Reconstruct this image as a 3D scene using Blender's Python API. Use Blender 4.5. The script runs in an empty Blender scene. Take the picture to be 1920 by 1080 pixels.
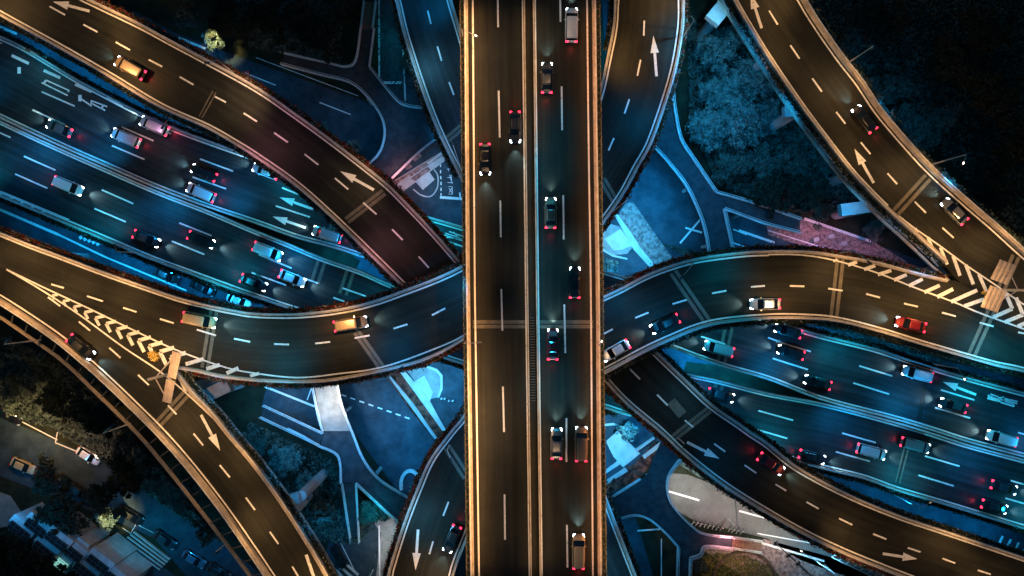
import bpy, math, random
import numpy as np
from mathutils import Vector, Matrix
random.seed(7); RNG = np.random.default_rng(7)
scene = bpy.context.scene
COL = scene.collection
HC, F = 150.0, 1500.0            # camera height (m), focal length in photo pixels

# ------------------------------------------------------------------ camera
cam = bpy.data.cameras.new("camera"); cam.sensor_width = 36; cam.lens = 36*F/1920
cam.clip_end = 2000
co = bpy.data.objects.new("camera", cam); co.location = (0, 0, HC); COL.objects.link(co); scene.camera = co
# ------------------------------------------------------------------ world (night sky)
w = bpy.data.worlds.new("World"); scene.world = w; w.use_nodes = True
nt = w.node_tree; bg = nt.nodes["Background"]
sky = nt.nodes.new("ShaderNodeTexSky"); sky.sky_type = 'NISHITA'; sky.sun_disc = False
sky.sun_elevation = math.radians(1.0); sky.sun_rotation = math.radians(220); sky.altitude = 100
mx = nt.nodes.new("ShaderNodeMix"); mx.data_type = 'RGBA'; mx.blend_type = 'MULTIPLY'; mx.inputs[0].default_value = 1
mx.inputs[7].default_value = (0.05, 0.5, 1.0, 1)
nt.links.new(sky.outputs[0], mx.inputs[6]); nt.links.new(mx.outputs[2], bg.inputs[0]); bg.inputs[1].default_value = 0.15
# faint sky glow standing in for the moonlit/cloud-lit night
sd = bpy.data.lights.new("moon", 'SUN'); sd.energy = 0.1; sd.angle = math.radians(12); sd.color = (0.15, 0.6, 1.0)
so = bpy.data.objects.new("moon", sd); so.rotation_euler = (math.radians(35), 0, math.radians(220)); COL.objects.link(so)
scene.view_settings.view_transform = 'Standard'; scene.view_settings.look = 'None'
scene.view_settings.exposure = 0.0; scene.view_settings.gamma = 1
scene.cycles.max_bounces = 4; scene.cycles.diffuse_bounces = 2; scene.cycles.glossy_bounces = 2
scene.cycles.use_light_tree = True
scene.cycles.sample_clamp_indirect = 4

# levels of the interchange
ZG, ZF, ZA, ZB, ZC, ZD, ZS, ZT = 0.0, 5.0, 9.0, 12.5, 16.0, 19.5, 23.0, 28.0
def P(x, y, z=0.0):
    k = (HC - z)/F
    return ((x-960)*k, (540-y)*k, z)
def XY(p, z): q = P(p[0], p[1], z); return np.array(q[:2])

WARM = (1, .54, .2); AMBER = (1, .6, .32); CY = (.01, .42, 1.0); TEAL = (.01, .54, .86); ICE = (.16, .62, 1.0)
PINK = (1, .38, .42); WHITE = (1, .95, .85); GOLD = (1, .75, .32); MAG = (.75, .3, .62)
def spot(p, z, h, col, power, tilt=None, cone=140, size=.25):  # fill spot with no fixture, added where a surface should look lit
    l = bpy.data.lights.new("fill_spot", 'SPOT'); l.energy = power; l.color = col
    l.spot_size = math.radians(cone); l.spot_blend = 1; l.shadow_soft_size = size
    o = bpy.data.objects.new("fill_spot", l); o.location = (p[0], p[1], z+h)
    d = Vector((0, 0, -1)) if tilt is None else Vector((tilt[0], tilt[1], -1))
    o.rotation_euler = d.to_track_quat('-Z', 'Y').to_euler(); COL.objects.link(o); return o
# added ground / hedge / tree fill lights, no fixtures: px, py, z, colour, watts
K = 1.0
for (x, y, z, c, pw) in [
    (740,60,7,TEAL,500),(760,150,7,CY,200),(830,250,7,CY,500),(750,330,9,PINK,900),(810,330,7,ICE,900),(850,400,7,CY,900),
    (30,70,7,CY,1800),(120,125,7,CY,1800),(215,170,7,CY,1800),(310,215,7,CY,1800),(395,245,7,CY,1100),
    (480,150,8,CY,260),(620,220,8,CY,260),(360,85,7,CY,450),(700,250,12,CY,420),(735,210,12,CY,300),
    (1135,60,7,CY,1500),(1140,120,7,CY,1300),(1155,335,7,CY,1000),(1210,360,8,CY,1300),(1260,420,8,CY,900),(1165,455,9,ICE,3600),
    (1215,490,7,CY,1500),(1200,400,7,CY,900),(1250,350,9,CY,900),(1150,525,7,CY,1800),(1290,330,14,CY,600),(1340,440,12,CY,350),(1420,430,6,CY,450),
    (1560,445,7,MAG,750),(1520,430,6,PINK,350),(1650,470,7,MAG,500),
    (1345,120,26,CY,5200),(1370,200,26,CY,3800),(1340,250,26,CY,3200),(1420,330,26,CY,2200),(1395,75,28,CY,900),
    (1335,25,26,ICE,4500),(1470,210,27,CY,2500),(1600,392,26,CY,2800),(1660,110,26,CY,1300),(1760,240,26,CY,1500),(1690,180,26,CY,1100),(1800,330,26,CY,500),(1425,120,27,CY,420),(1530,300,27,CY,500),(1680,445,27,CY,420),(1750,500,27,CY,350),(395,735,27,CY,420),(450,800,27,CY,420),(520,890,27,CY,500),(585,990,27,CY,420),
    (800,730,9,ICE,3600),(830,700,7,CY,1300),(850,750,7,CY,900),(760,760,7,CY,900),(690,770,7,CY,650),(740,830,8,CY,1500),(700,860,12,CY,700),
    (613,762,10,WHITE,1500),(540,745,7,WHITE,200),(640,850,12,CY,1000),(420,735,16,ICE,1500),(470,760,8,CY,900),(560,770,10,CY,900),
    (535,840,17,CY,2400),(545,900,24,CY,1300),(470,840,17,CY,1200),(600,1000,8,CY,900),(720,1040,7,WHITE,900),(690,970,9,TEAL,900),(780,890,8,CY,1000),
    (1160,815,9,ICE,3600),(1200,800,7,CY,1500),(1150,880,8,CY,1300),(1220,930,13,CY,700),(1250,1030,12,CY,420),(1190,1040,7,CY,600),(1270,870,12,CY,400),
    (1300,928,7,WHITE,2200),(1400,965,7,WHITE,1300),(1370,1015,8,PINK,900),(1480,1020,7,WHITE,1500),(1560,1060,7,ICE,1300),(1390,1060,7,AMBER,700),
    (1590,640,7,CY,1500),(1680,665,7,CY,1500),(1780,690,7,CY,900),(1890,715,7,CY,700),(1600,905,7,CY,900),(1700,945,7,CY,1500),(1790,985,7,CY,1500),(1880,1010,7,CY,1500),
    (40,400,7,CY,900),(130,440,7,CY,1500),(215,485,7,CY,1500),(270,510,7,CY,1800),(360,545,7,CY,1800),(450,570,7,CY,1800),(540,555,7,CY,500),
    (620,470,7,CY,2300),(690,500,7,CY,2300),(1340,697,7,CY,3500),(1290,680,7,CY,3000),(1400,712,7,CY,2500),(1230,740,8,CY,1500),
    (15,800,9,(1,.62,.26),2600),(70,825,9,(1,.55,.3),1500),(150,850,9,(1,.5,.32),700),(300,935,15,CY,250),(250,1010,8,TEAL,900),(10,950,12,CY,900),(60,1000,18,CY,1000),(190,1060,18,CY,900),(330,1040,8,CY,500),(400,1060,8,CY,350),
    (1905,660,30,TEAL,1300),(1860,650,30,TEAL,500),(50,740,18,AMBER,300),(130,690,20,CY,400)]:
    q = P(x, y, z); spot(q, 0, z, c, pw*K*(2.2 if z > 15 else 2.0), cone=150 if z < 15 else 100)

# ------------------------------------------------------------------ materials
def mat(name, c1, c2=None, scale=1.0, rough=.8, spec=.3, detail=6, emis=None, estr=0, metal=0, bump=0, stretch=None, contrast=(.35,.65)):
    m = bpy.data.materials.new(name); m.use_nodes = True; t = m.node_tree; b = t.nodes["Principled BSDF"]
    b.inputs["Roughness"].default_value = rough; b.inputs["Specular IOR Level"].default_value = spec; b.inputs["Metallic"].default_value = metal
    b.inputs["Base Color"].default_value = (*c1, 1)
    if c2:
        tc = t.nodes.new("ShaderNodeTexCoord"); n = t.nodes.new("ShaderNodeTexNoise"); n.inputs["Scale"].default_value = scale; n.inputs["Detail"].default_value = detail
        n.inputs["Roughness"].default_value = .65
        if stretch:
            mp = t.nodes.new("ShaderNodeMapping"); mp.inputs["Scale"].default_value = stretch; t.links.new(tc.outputs["Object"], mp.inputs[0]); t.links.new(mp.outputs[0], n.inputs["Vector"])
        else: t.links.new(tc.outputs["Object"], n.inputs["Vector"])
        r = t.nodes.new("ShaderNodeValToRGB"); r.color_ramp.elements[0].position = contrast[0]; r.color_ramp.elements[1].position = contrast[1]
        r.color_ramp.elements[0].color = (*c1, 1); r.color_ramp.elements[1].color = (*c2, 1)
        t.links.new(n.outputs[0], r.inputs[0]); t.links.new(r.outputs[0], b.inputs["Base Color"])
        if bump:
            bp = t.nodes.new("ShaderNodeBump"); bp.inputs["Strength"].default_value = bump; bp.inputs["Distance"].default_value = .05
            n2 = t.nodes.new("ShaderNodeTexNoise"); n2.inputs["Scale"].default_value = scale*6; t.links.new(tc.outputs["Object"], n2.inputs["Vector"])
            t.links.new(n2.outputs[0], bp.inputs["Height"]); t.links.new(bp.outputs[0], b.inputs["Normal"])
    if emis: b.inputs["Emission Color"].default_value = (*emis, 1); b.inputs["Emission Strength"].default_value = estr
    return m
def asphalt(name, lo, hi, rough=.62):
    """two scales of noise: broad worn patches and fine aggregate"""
    m = mat(name, lo, hi, .35, rough, .22, contrast=(.3,.7)); t = m.node_tree; b = t.nodes["Principled BSDF"]
    tc = t.nodes["Texture Coordinate"]; n = t.nodes.new("ShaderNodeTexNoise"); n.inputs["Scale"].default_value = 9; n.inputs["Detail"].default_value = 8
    t.links.new(tc.outputs["Object"], n.inputs["Vector"])
    mr = t.nodes.new("ShaderNodeMapRange"); mr.inputs[1].default_value = .3; mr.inputs[2].default_value = .7; mr.inputs[3].default_value = .65; mr.inputs[4].default_value = 1.35
    t.links.new(n.outputs[0], mr.inputs[0]); r = [x for x in t.nodes if x.type == 'VALTORGB'][0]
    at = t.nodes.new("ShaderNodeAttribute"); at.attribute_name = 'st'; mp = t.nodes.new("ShaderNodeMapping"); mp.inputs["Scale"].default_value = (.045, 1.35, 1)
    ns = t.nodes.new("ShaderNodeTexNoise"); ns.inputs["Scale"].default_value = 1; ns.inputs["Detail"].default_value = 5; t.links.new(at.outputs["Vector"], mp.inputs[0]); t.links.new(mp.outputs[0], ns.inputs["Vector"])
    ms = t.nodes.new("ShaderNodeMapRange"); ms.inputs[1].default_value = .35; ms.inputs[2].default_value = .65; ms.inputs[3].default_value = .55; ms.inputs[4].default_value = 1.35; t.links.new(ns.outputs[0], ms.inputs[0])
    vo = t.nodes.new("ShaderNodeTexVoronoi"); vo.feature = 'DISTANCE_TO_EDGE'; vo.inputs["Scale"].default_value = .16
    wn = t.nodes.new("ShaderNodeMix"); wn.data_type = 'RGBA'; wn.inputs[0].default_value = .25; t.links.new(tc.outputs["Object"], wn.inputs[6]); t.links.new(n.outputs[1], wn.inputs[7]); t.links.new(tc.outputs["Object"], vo.inputs["Vector"])
    mc = t.nodes.new("ShaderNodeMapRange"); mc.inputs[1].default_value = .0; mc.inputs[2].default_value = .012; mc.inputs[3].default_value = .8; mc.inputs[4].default_value = 1; t.links.new(vo.outputs[0], mc.inputs[0])
    m1 = t.nodes.new("ShaderNodeMath"); m1.operation = 'MULTIPLY'; t.links.new(mr.outputs[0], m1.inputs[0]); t.links.new(ms.outputs[0], m1.inputs[1])
    m2 = t.nodes.new("ShaderNodeMath"); m2.operation = 'MULTIPLY'; t.links.new(m1.outputs[0], m2.inputs[0]); t.links.new(mc.outputs[0], m2.inputs[1]); mr = m2
    t.nodes.remove(wn)
    mm = t.nodes.new("ShaderNodeMix"); mm.data_type = 'RGBA'; mm.blend_type = 'MULTIPLY'; mm.inputs[0].default_value = 1
    t.links.new(r.outputs[0], mm.inputs[6]); t.links.new(mr.outputs[0], mm.inputs[7]); t.links.new(mm.outputs[2], b.inputs["Base Color"])
    return m
M = {}
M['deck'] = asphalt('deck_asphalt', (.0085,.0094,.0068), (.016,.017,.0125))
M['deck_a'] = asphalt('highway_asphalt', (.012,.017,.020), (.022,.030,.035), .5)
M['ground'] = asphalt('ground_asphalt', (.013,.026,.037), (.048,.078,.10), .75)
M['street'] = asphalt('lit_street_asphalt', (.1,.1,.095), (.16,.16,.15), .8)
M['soil'] = mat('soil', (.012,.014,.01), (.03,.035,.02), .4, 1, .1)
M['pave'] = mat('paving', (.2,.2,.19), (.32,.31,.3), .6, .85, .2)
M['pale'] = mat('pale_stone', (.38,.38,.37), (.55,.55,.54), .5, .8, .2)
M['brick'] = mat('pink_brick', (.12,.085,.08), (.34,.24,.22), 1.6, .9, .1, contrast=(.4,.6))
M['redsoil'] = mat('red_planting', (.03,.015,.012), (.22,.07,.05), .8, 1, .1, contrast=(.42,.6))
M['conc'] = mat('parapet_concrete', (.28,.235,.19), (.52,.44,.36), .9, .75, .25, bump=.2, contrast=(.3,.6))
M['conc2'] = mat('pier_concrete', (.3,.3,.3), (.42,.42,.41), .5, .8, .25)
M['rib'] = mat('joint_concrete', (.11,.1,.08), (.17,.15,.12), 1.2, .8, .2)
M['joint'] = mat('joint_rubber', (.008,.008,.008), (.02,.02,.02), 3, .8, .2)
M['paint'] = mat('road_paint', (.42,.41,.39), (.78,.77,.74), 3.2, .6, .3, detail=9, contrast=(.34,.46))
M['rail'] = mat('painted_rail', (.45,.46,.47), (.7,.7,.7), 2, .4, .5)
M['rail_d'] = mat('dark_rail', (.05,.05,.05), (.1,.1,.1), 2, .5, .5)
M['walk'] = mat('footbridge_paving', (.022,.028,.036), (.045,.055,.066), .8, .8, .2)
M['brown'] = mat('stair_tread', (.12,.07,.05), (.25,.15,.11), 3, .8, .2)
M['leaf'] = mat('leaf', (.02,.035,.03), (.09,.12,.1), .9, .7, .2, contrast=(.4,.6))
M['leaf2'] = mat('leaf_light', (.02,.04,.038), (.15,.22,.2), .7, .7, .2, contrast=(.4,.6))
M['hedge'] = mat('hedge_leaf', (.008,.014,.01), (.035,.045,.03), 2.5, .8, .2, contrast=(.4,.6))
M['flower'] = mat('red_flower_leaf', (.02,.03,.01), (.3,.03,.02), 1.8, .8, .2, contrast=(.48,.62))
M['bark'] = mat('bark', (.05,.035,.025), (.1,.08,.06), 3, .9, .1)
M['grass'] = mat('grass_leaf', (.06,.07,.02), (.16,.15,.05), 1.5, .9, .1)
M['terra'] = mat('planter_box', (.3,.22,.14), (.42,.32,.2), 2, .8, .2)
M['pole'] = mat('lamp_pole_metal', (.55,.5,.48), (.7,.66,.63), 2, .4, .5, metal=.2)
M['lamp'] = mat('lamp_glass', (.8,.8,.75), emis=(1,.82,.6), estr=14)
M['lampc'] = mat('lamp_glass_cool', (.8,.8,.75), emis=(.75,.92,1), estr=14)
M['lampoff'] = mat('lamp_housing', (.03,.03,.035), (.06,.06,.065), 3, .4, .5)
M['sign'] = mat('sign_back_metal', (.5,.4,.34), (.68,.56,.48), 1.5, .5, .4)
M['green'] = mat('green_sign_face', (.02,.25,.12), (.03,.3,.15), 2, .5, .3)
M['yellow'] = mat('yellow_plastic', (.6,.38,.06), (.75,.5,.1), 3, .5, .4)
M['glass'] = mat('car_glass', (.006,.008,.01), rough=.08, spec=.8)
M['tyre'] = mat('tyre_rubber', (.012,.012,.012), rough=.9)
M['head'] = mat('headlight_lens', (.9,.9,.9), emis=(.82,.95,1), estr=16)
M['tail'] = mat('taillight_lens', (.6,.02,.03), emis=(1,.02,.06), estr=7)
M['headoff'] = mat('headlight_unlit', (.5,.55,.6), rough=.15, spec=.8)
M['tailoff'] = mat('taillight_unlit', (.25,.01,.01), rough=.2, spec=.6)
M['wall'] = mat('white_wall', (.34,.36,.38), (.5,.52,.54), .7, .8, .2)
M['darkglass'] = mat('roof_glass', (.01,.014,.018), rough=.15, spec=.7)
M['litwin'] = mat('lit_window', (.3,.4,.35), emis=(.4,1,.85), estr=.7)
M['steel'] = mat('steel_beam', (.3,.24,.17), (.42,.34,.25), 2, .5, .4)
def paintmat(name, c, rough=.28, metal=.35):
    m = mat(name, c, tuple(min(1, v*1.15) for v in c), 3, rough, .6, metal=metal); m.node_tree.nodes["Principled BSDF"].inputs["Coat Weight"].default_value = .6; return m

# ------------------------------------------------------------------ mesh helpers
class MB:
    def __init__(s): s.v = []; s.f = []
    def add(s, vs, fs):
        n = len(s.v); s.v += [tuple(map(float, v)) for v in vs]; s.f += [tuple(i+n for i in f) for f in fs]
    def box(s, c, size, rz=0, up=None):
        hx, hy, hz = size[0]/2, size[1]/2, size[2]/2; ca, sa = math.cos(rz), math.sin(rz)
        vs = [(c[0]+x*ca-y*sa, c[1]+x*sa+y*ca, c[2]+z) for z in (-hz, hz) for x, y in ((-hx,-hy),(hx,-hy),(hx,hy),(-hx,hy))]
        s.add(vs, [(3,2,1,0),(4,5,6,7),(0,1,5,4),(1,2,6,5),(2,3,7,6),(3,0,4,7)])
    def tube(s, pts, r, n=6, r2=None):
        pts = [Vector(p) for p in pts]; rings = []
        for i, p in enumerate(pts):
            d = (pts[min(i+1, len(pts)-1)] - pts[max(i-1, 0)]).normalized()
            a = d.orthogonal().normalized() if abs(d.z) < .99 else Vector((1,0,0)); b = d.cross(a)
            rr = r if r2 is None else r + (r2-r)*i/(len(pts)-1)
            rings.append([p + rr*(math.cos(2*math.pi*k/n)*a + math.sin(2*math.pi*k/n)*b) for k in range(n)])
        vs = [v for rg in rings for v in rg]; fs = []
        for i in range(len(pts)-1):
            for k in range(n): fs.append((i*n+k, i*n+(k+1) % n, (i+1)*n+(k+1) % n, (i+1)*n+k))
        fs.append(tuple(range(n))[::-1]); fs.append(tuple((len(pts)-1)*n+k for k in range(n)))
        s.add(vs, fs)
    def prism(s, poly, z0, z1):
        n = len(poly); a = sum(poly[i][0]*poly[(i+1) % n][1]-poly[(i+1) % n][0]*poly[i][1] for i in range(n))
        if a < 0: poly = poly[::-1]
        vs = [(p[0], p[1], z0) for p in poly]+[(p[0], p[1], z1) for p in poly]
        s.add(vs, [tuple(range(n))[::-1], tuple(range(n, 2*n))]+[(i, (i+1) % n, n+(i+1) % n, n+i) for i in range(n)])
    def sheet(s, poly, z):
        n = len(poly); a = sum(poly[i][0]*poly[(i+1) % n][1]-poly[(i+1) % n][0]*poly[i][1] for i in range(n))
        if a < 0: poly = poly[::-1]
        s.add([(p[0], p[1], z) for p in poly], [tuple(range(n))])
    def seg(s, a, b, wd, z, th=0):
        a = np.array(a[:2]); b = np.array(b[:2]); d = b-a; L = np.linalg.norm(d)
        if L < 1e-6: return
        nrm = np.array([-d[1], d[0]])/L*wd/2
        q = [a-nrm, b-nrm, b+nrm, a+nrm]
        s.prism(q, z, z+th) if th else s.sheet(q, z)
    def strip(s, A, B, z0, z1=None):
        """band between two polylines; with z1 a closed solid"""
        n = len(A)
        if z1 is None:
            s.add([(p[0], p[1], z0) for p in A]+[(p[0], p[1], z0) for p in B], [(i, n+i, n+i+1, i+1) for i in range(n-1)]); return
        vs = [(p[0], p[1], z) for z in (z0, z1) for L in (A, B) for p in L]; fs = []
        a0, b0, a1, b1 = 0, n, 2*n, 3*n
        for i in range(n-1):
            fs += [(a1+i, b1+i, b1+i+1, a1+i+1), (a0+i+1, b0+i+1, b0+i, a0+i), (a0+i, a1+i, a1+i+1, a0+i+1), (b0+i+1, b1+i+1, b1+i, b0+i)]
        fs += [(a0, b0, b1, a1), (a0+n-1, a1+n-1, b1+n-1, b0+n-1)]
        s.add(vs, fs)
    def build(s, name, m, parent=None, smooth=False, local=False):
        me = bpy.data.meshes.new(name); v = np.array(s.v) if s.v else np.zeros((0,3))
        if parent is not None and not local: v = v - org(parent)
        me.from_pydata(v.tolist(), [], s.f); me.materials.append(m); me.validate(); me.update()
        if smooth:
            for p in me.polygons: p.use_smooth = True
        o = bpy.data.objects.new(name, me); COL.objects.link(o)
        if parent is not None: o.parent = parent
        return o
def quads_mesh(name, V, m, parent=None):
    """V: (n,4,3) array of quads"""
    n = len(V); me = bpy.data.meshes.new(name); V = V.reshape(-1, 3)
    if parent is not None: V = V - org(parent)
    me.vertices.add(4*n); me.vertices.foreach_set("co", V.astype(np.float32).ravel())
    me.loops.add(4*n); me.loops.foreach_set("vertex_index", np.arange(4*n, dtype=np.int32))
    me.polygons.add(n); me.polygons.foreach_set("loop_start", np.arange(0, 4*n, 4, dtype=np.int32))
    me.materials.append(m); me.update(); me.validate()
    o = bpy.data.objects.new(name, me); COL.objects.link(o)
    if parent is not None: o.parent = parent
    return o
def leaves(C, size, flat=.5):
    """random leaf quads at centres C (n,3)"""
    n = len(C); nr = RNG.normal(size=(n,3)); nr[:,2] = np.abs(nr[:,2])+flat; nr /= np.linalg.norm(nr, axis=1)[:,None]
    a = np.cross(nr, RNG.normal(size=(n,3))); a /= np.linalg.norm(a, axis=1)[:,None]; b = np.cross(nr, a)
    s = (size*RNG.uniform(.6, 1.4, n))[:,None]; a *= s; b *= s*.6
    return np.stack([C-a, C-b, C+a, C+b], 1)
def tag(o, label=None, cat=None, group=None, kind=None):
    if label: o['label'] = label
    if cat: o['category'] = cat
    if group: o['group'] = group
    if kind: o['kind'] = kind
    return o
def thing(name, loc, label, cat, group=None, rz=0, kind=None):
    o = bpy.data.objects.new(name, None); o.empty_display_size = .3; o.location = loc; o.rotation_euler = (0,0,rz); COL.objects.link(o)
    return tag(o, label, cat, group, kind)
def copy_tree(o, parent=None):
    c = o.copy(); COL.objects.link(c)
    if parent is not None: c.parent = parent
    for ch in list(o.children): copy_tree(ch, c)
    return c
def org(o):
    v = Vector((0,0,0))
    while o is not None: v += Vector(o.location); o = o.parent
    return np.array(v)
def smooth(pts, k=8):
    p = [np.array(q, float) for q in pts]; p = [2*p[0]-p[1]]+p+[2*p[-1]-p[-2]]; out = []
    for i in range(1, len(p)-2):
        for j in range(k):
            t = j/k; a, b, c, d = p[i-1], p[i], p[i+1], p[i+2]
            out.append(.5*((2*b)+(c-a)*t+(2*a-5*b+4*c-d)*t*t+(3*b-a-3*c+d)*t**3))
    out.append(p[-2]); return np.array(out)
def resample(pl, n):
    d = np.r_[0, np.cumsum(np.linalg.norm(np.diff(pl, axis=0), axis=1))]; t = np.linspace(0, d[-1], n)
    return np.stack([np.interp(t, d, pl[:,0]), np.interp(t, d, pl[:,1])], 1)
def length(pl): return np.linalg.norm(np.diff(pl, axis=0), axis=1).sum()
def offset(pl, d):
    t = np.gradient(pl, axis=0); t /= np.linalg.norm(t, axis=1)[:,None]; return pl+np.stack([-t[:,1], t[:,0]], 1)*d
def world(pts, z, n=None, sm=True):
    q = smooth(pts) if sm else np.array(pts, float); q = np.array([XY(p, z) for p in q])
    return resample(q, n) if n else q
def inside(pt, poly):
    x, y = pt; c = False; n = len(poly)
    for i in range(n):
        x1, y1 = poly[i]; x2, y2 = poly[(i+1) % n]
        if (y1 > y) != (y2 > y) and x < (x2-x1)*(y-y1)/(y2-y1)+x1: c = not c
    return c

# ------------------------------------------------------------------ ground
g = MB(); g.sheet([(-400,-400),(400,-400),(400,400),(-400,400)], 0)
go = g.build('ground', M['soil']); tag(go, kind='structure')
def patch(name, pts, z, m, label=None, kind='structure', h=0, cat=None, sm=False):
    q = world(pts, 0, sm=sm); b = MB(); (b.prism(q.tolist(), 0.0+z, h) if h else b.sheet(q.tolist(), z)); o = b.build(name, m); tag(o, label, cat, kind=kind); return o
# streets on the ground
patch('road', [(700,-40),(760,-40),(790,120),(840,250),(890,330),(1180,330),(1140,160),(1125,-40),(1175,-40),(1215,150),(1290,300),(1345,470),(1400,560),(1300,640),(1260,760),(1180,930),(1240,1130),(1130,1130),(1100,930),(930,780),(905,900),(860,1130),(730,1130),(720,1000),(760,940),(640,780),(610,700),(640,560),(700,440),(690,330),(735,250),(712,150)], .004, M['ground'])
patch('road', [(-120,-45),(0,30),(400,240),(700,360),(880,430),(1010,470),(1130,500),(1300,560),(1500,600),(1700,660),(2050,740),(2050,800),(1700,720),(1300,680),(960,600),(690,500),(420,300),(0,110),(-120,60)], .008, M['ground'])
patch('road', [(-120,330),(0,375),(200,455),(430,550),(700,640),(960,720),(1130,745),(1300,790),(1500,860),(1700,920),(2050,1010),(2050,1090),(1700,990),(1500,930),(1160,800),(960,790),(640,700),(420,600),(200,505),(0,430),(-120,380)], .012, M['ground'])
patch('road', [(250,20),(330,62),(480,118),(680,188),(760,220),(800,330),(740,350),(630,300),(480,190),(330,110),(200,60)], .016, M['ground'])
patch('road', [(1345,385),(1440,405),(1560,430),(1760,500),(1760,560),(1560,500),(1330,480)], .016, M['ground'])
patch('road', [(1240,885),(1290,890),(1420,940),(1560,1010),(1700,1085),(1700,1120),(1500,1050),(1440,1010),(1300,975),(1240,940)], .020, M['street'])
patch('road', [(-60,760),(20,790),(230,880),(330,950),(520,1100),(400,1140),(290,1010),(180,960),(-60,870)], .004, M['ground'])
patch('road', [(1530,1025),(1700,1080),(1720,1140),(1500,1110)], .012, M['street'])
patch('pavement', [(1430,1010),(1560,1045),(1680,1095),(1600,1140),(1420,1050)], .02, M['brick'])
patch('pavement', [(1300,1020),(1440,1030),(1600,1100),(1480,1140),(1360,1060)], .016, M['brick'])
patch('pavement', [(1435,405),(1510,410),(1640,455),(1700,490),(1700,530),(1560,480),(1440,440)], .02, M['brick'])
patch('pavement', [(705,960),(745,960),(738,1120),(690,1120)], .02, M['pave'])
patch('pavement', [(500,725),(590,720),(600,800),(560,795),(490,765)], .02, M['ground'])
patch('pavement', [(-60,900),(20,930),(50,975),(25,985),(-60,1000)], .02, M['pave'])
patch('pavement', [(180,1010),(230,1010),(330,1080),(300,1130),(190,1070)], .012, M['ground'])
patch('pavement', [(640,935),(680,950),(715,1000),(700,1120),(640,1120),(610,1040)], .024, M['ground'])

# ground markings (painted lines)
gm = MB()
def gseg(x1,y1,x2,y2,wd=.22,z=.032): gm.seg(P(x1,y1), P(x2,y2), wd, z)
for s in [(711,-20,711,145,.3),(719,155,753,155,.5),(756,92,760,190,.3),(460,137,517,160),(599,192,658,215),(480,108,672,180,.12),(826,308,826,313),(826,319,826,325),(826,330,827,336),(827,341,827,347),(827,352,827,358),(827,362,827,367),
          (825,370,868,373,.5),(862,361,863,371,.3),(841,350,848,350,.1),(848,350,848,364,.15),(841,364,848,364,.1),(842,353,847,361,.12),(847,353,842,361,.12),(839,333,846,333,.12),(843,328,848,344,.15),(846,328,847,343,.12),(839,342,849,343,.12),(838,317,843,317,.1),(841,312,841,321,.1),
          (1340,380,1275,456,.35),(1285,427,1316,436,.35),(1440,432,1545,465,.2),(1508,410,1640,455,.5),(1375,430,1400,440),(1365,452,1400,464),
          (1253,921,1311,938,.35),(1386,958,1445,974,.35),(1400,1010,1545,1052,.4),(1420,1000,1530,1020,.2),
          (497,725,590,762,.4),(585,725,576,750,.2),(711,985,712,1080,.3),(667,902,667,902.1),(640,1064,660,1082,.5),(652,1060,672,1078,.5),(630,1068,645,1085,.5),(635,1010,670,1080,.15),
          (1195,995,1238,992,.3),(1240,1010,1240,1090,.2),(0,50,32,64,.5),(40,790,108,825,.2),(108,810,104,830,.2),(104,830,148,848,.2),(230,990,245,1000,.1),(245,1000,257,980,.1),(260,985,300,1005,.1),
          (0,393,110,440,.5),(110,440,200,483,.35),(200,483,350,545,.3)]: gseg(*s)
for i in range(8): gseg(640+i*17, 740+i*6, 649+i*17, 743+i*6, .25)
for (ax, ay, bx, by) in [(335,71,385,91),(1452,455,1385,432)]:
    gm.seg(P(ax,ay), P(bx,by), .45, .036)
for i in range(5): gseg(150+i*8, 443+i*3, 153+i*8, 448+i*3, .6, .034)
for i in range(4): gseg(1880+i*15, 1005+i*6, 1874+i*15, 1018+i*6, .45, .034)
o = gm.build('lane_marking', M['paint']); tag(o, kind='structure')

# ------------------------------------------------------------------ elevated roads
ROADPOLY = []; ROADZ = []; PENDING = []
def hedge(pl, z, label, m='hedge', wd=.7, dens=55, h=.8, group='hedges along the road edges', size=.17):
    L = length(pl); n = int(L*dens); c = resample(pl, max(3, int(L/1.0))); mid = c.mean(0)
    t = RNG.uniform(0, len(pl)-1.001, n); i = t.astype(int); f = (t-i)[:,None]; p = pl[i]*(1-f)+pl[i+1]*f
    lump = .5+.5*np.sin(t*1.7+np.sin(t*.37)*3)*RNG.uniform(.6, 1, n)
    p = p+RNG.normal(0, wd*.33, (n,2))*(0.7+.6*lump)[:,None]; zz = z+RNG.uniform(0, h, n)*(.6+.5*lump)
    root = thing('hedge', (mid[0], mid[1], z-.3), label, 'hedge', group)
    quads_mesh('foliage', leaves(np.c_[p, zz], size), M[m], root)
    b = MB(); b.strip(offset(resample(pl, 60), .3), offset(resample(pl, 60), -.3), z-.45, z+.05); b.build('planter_trough', M['conc2'], root)
    return root
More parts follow.
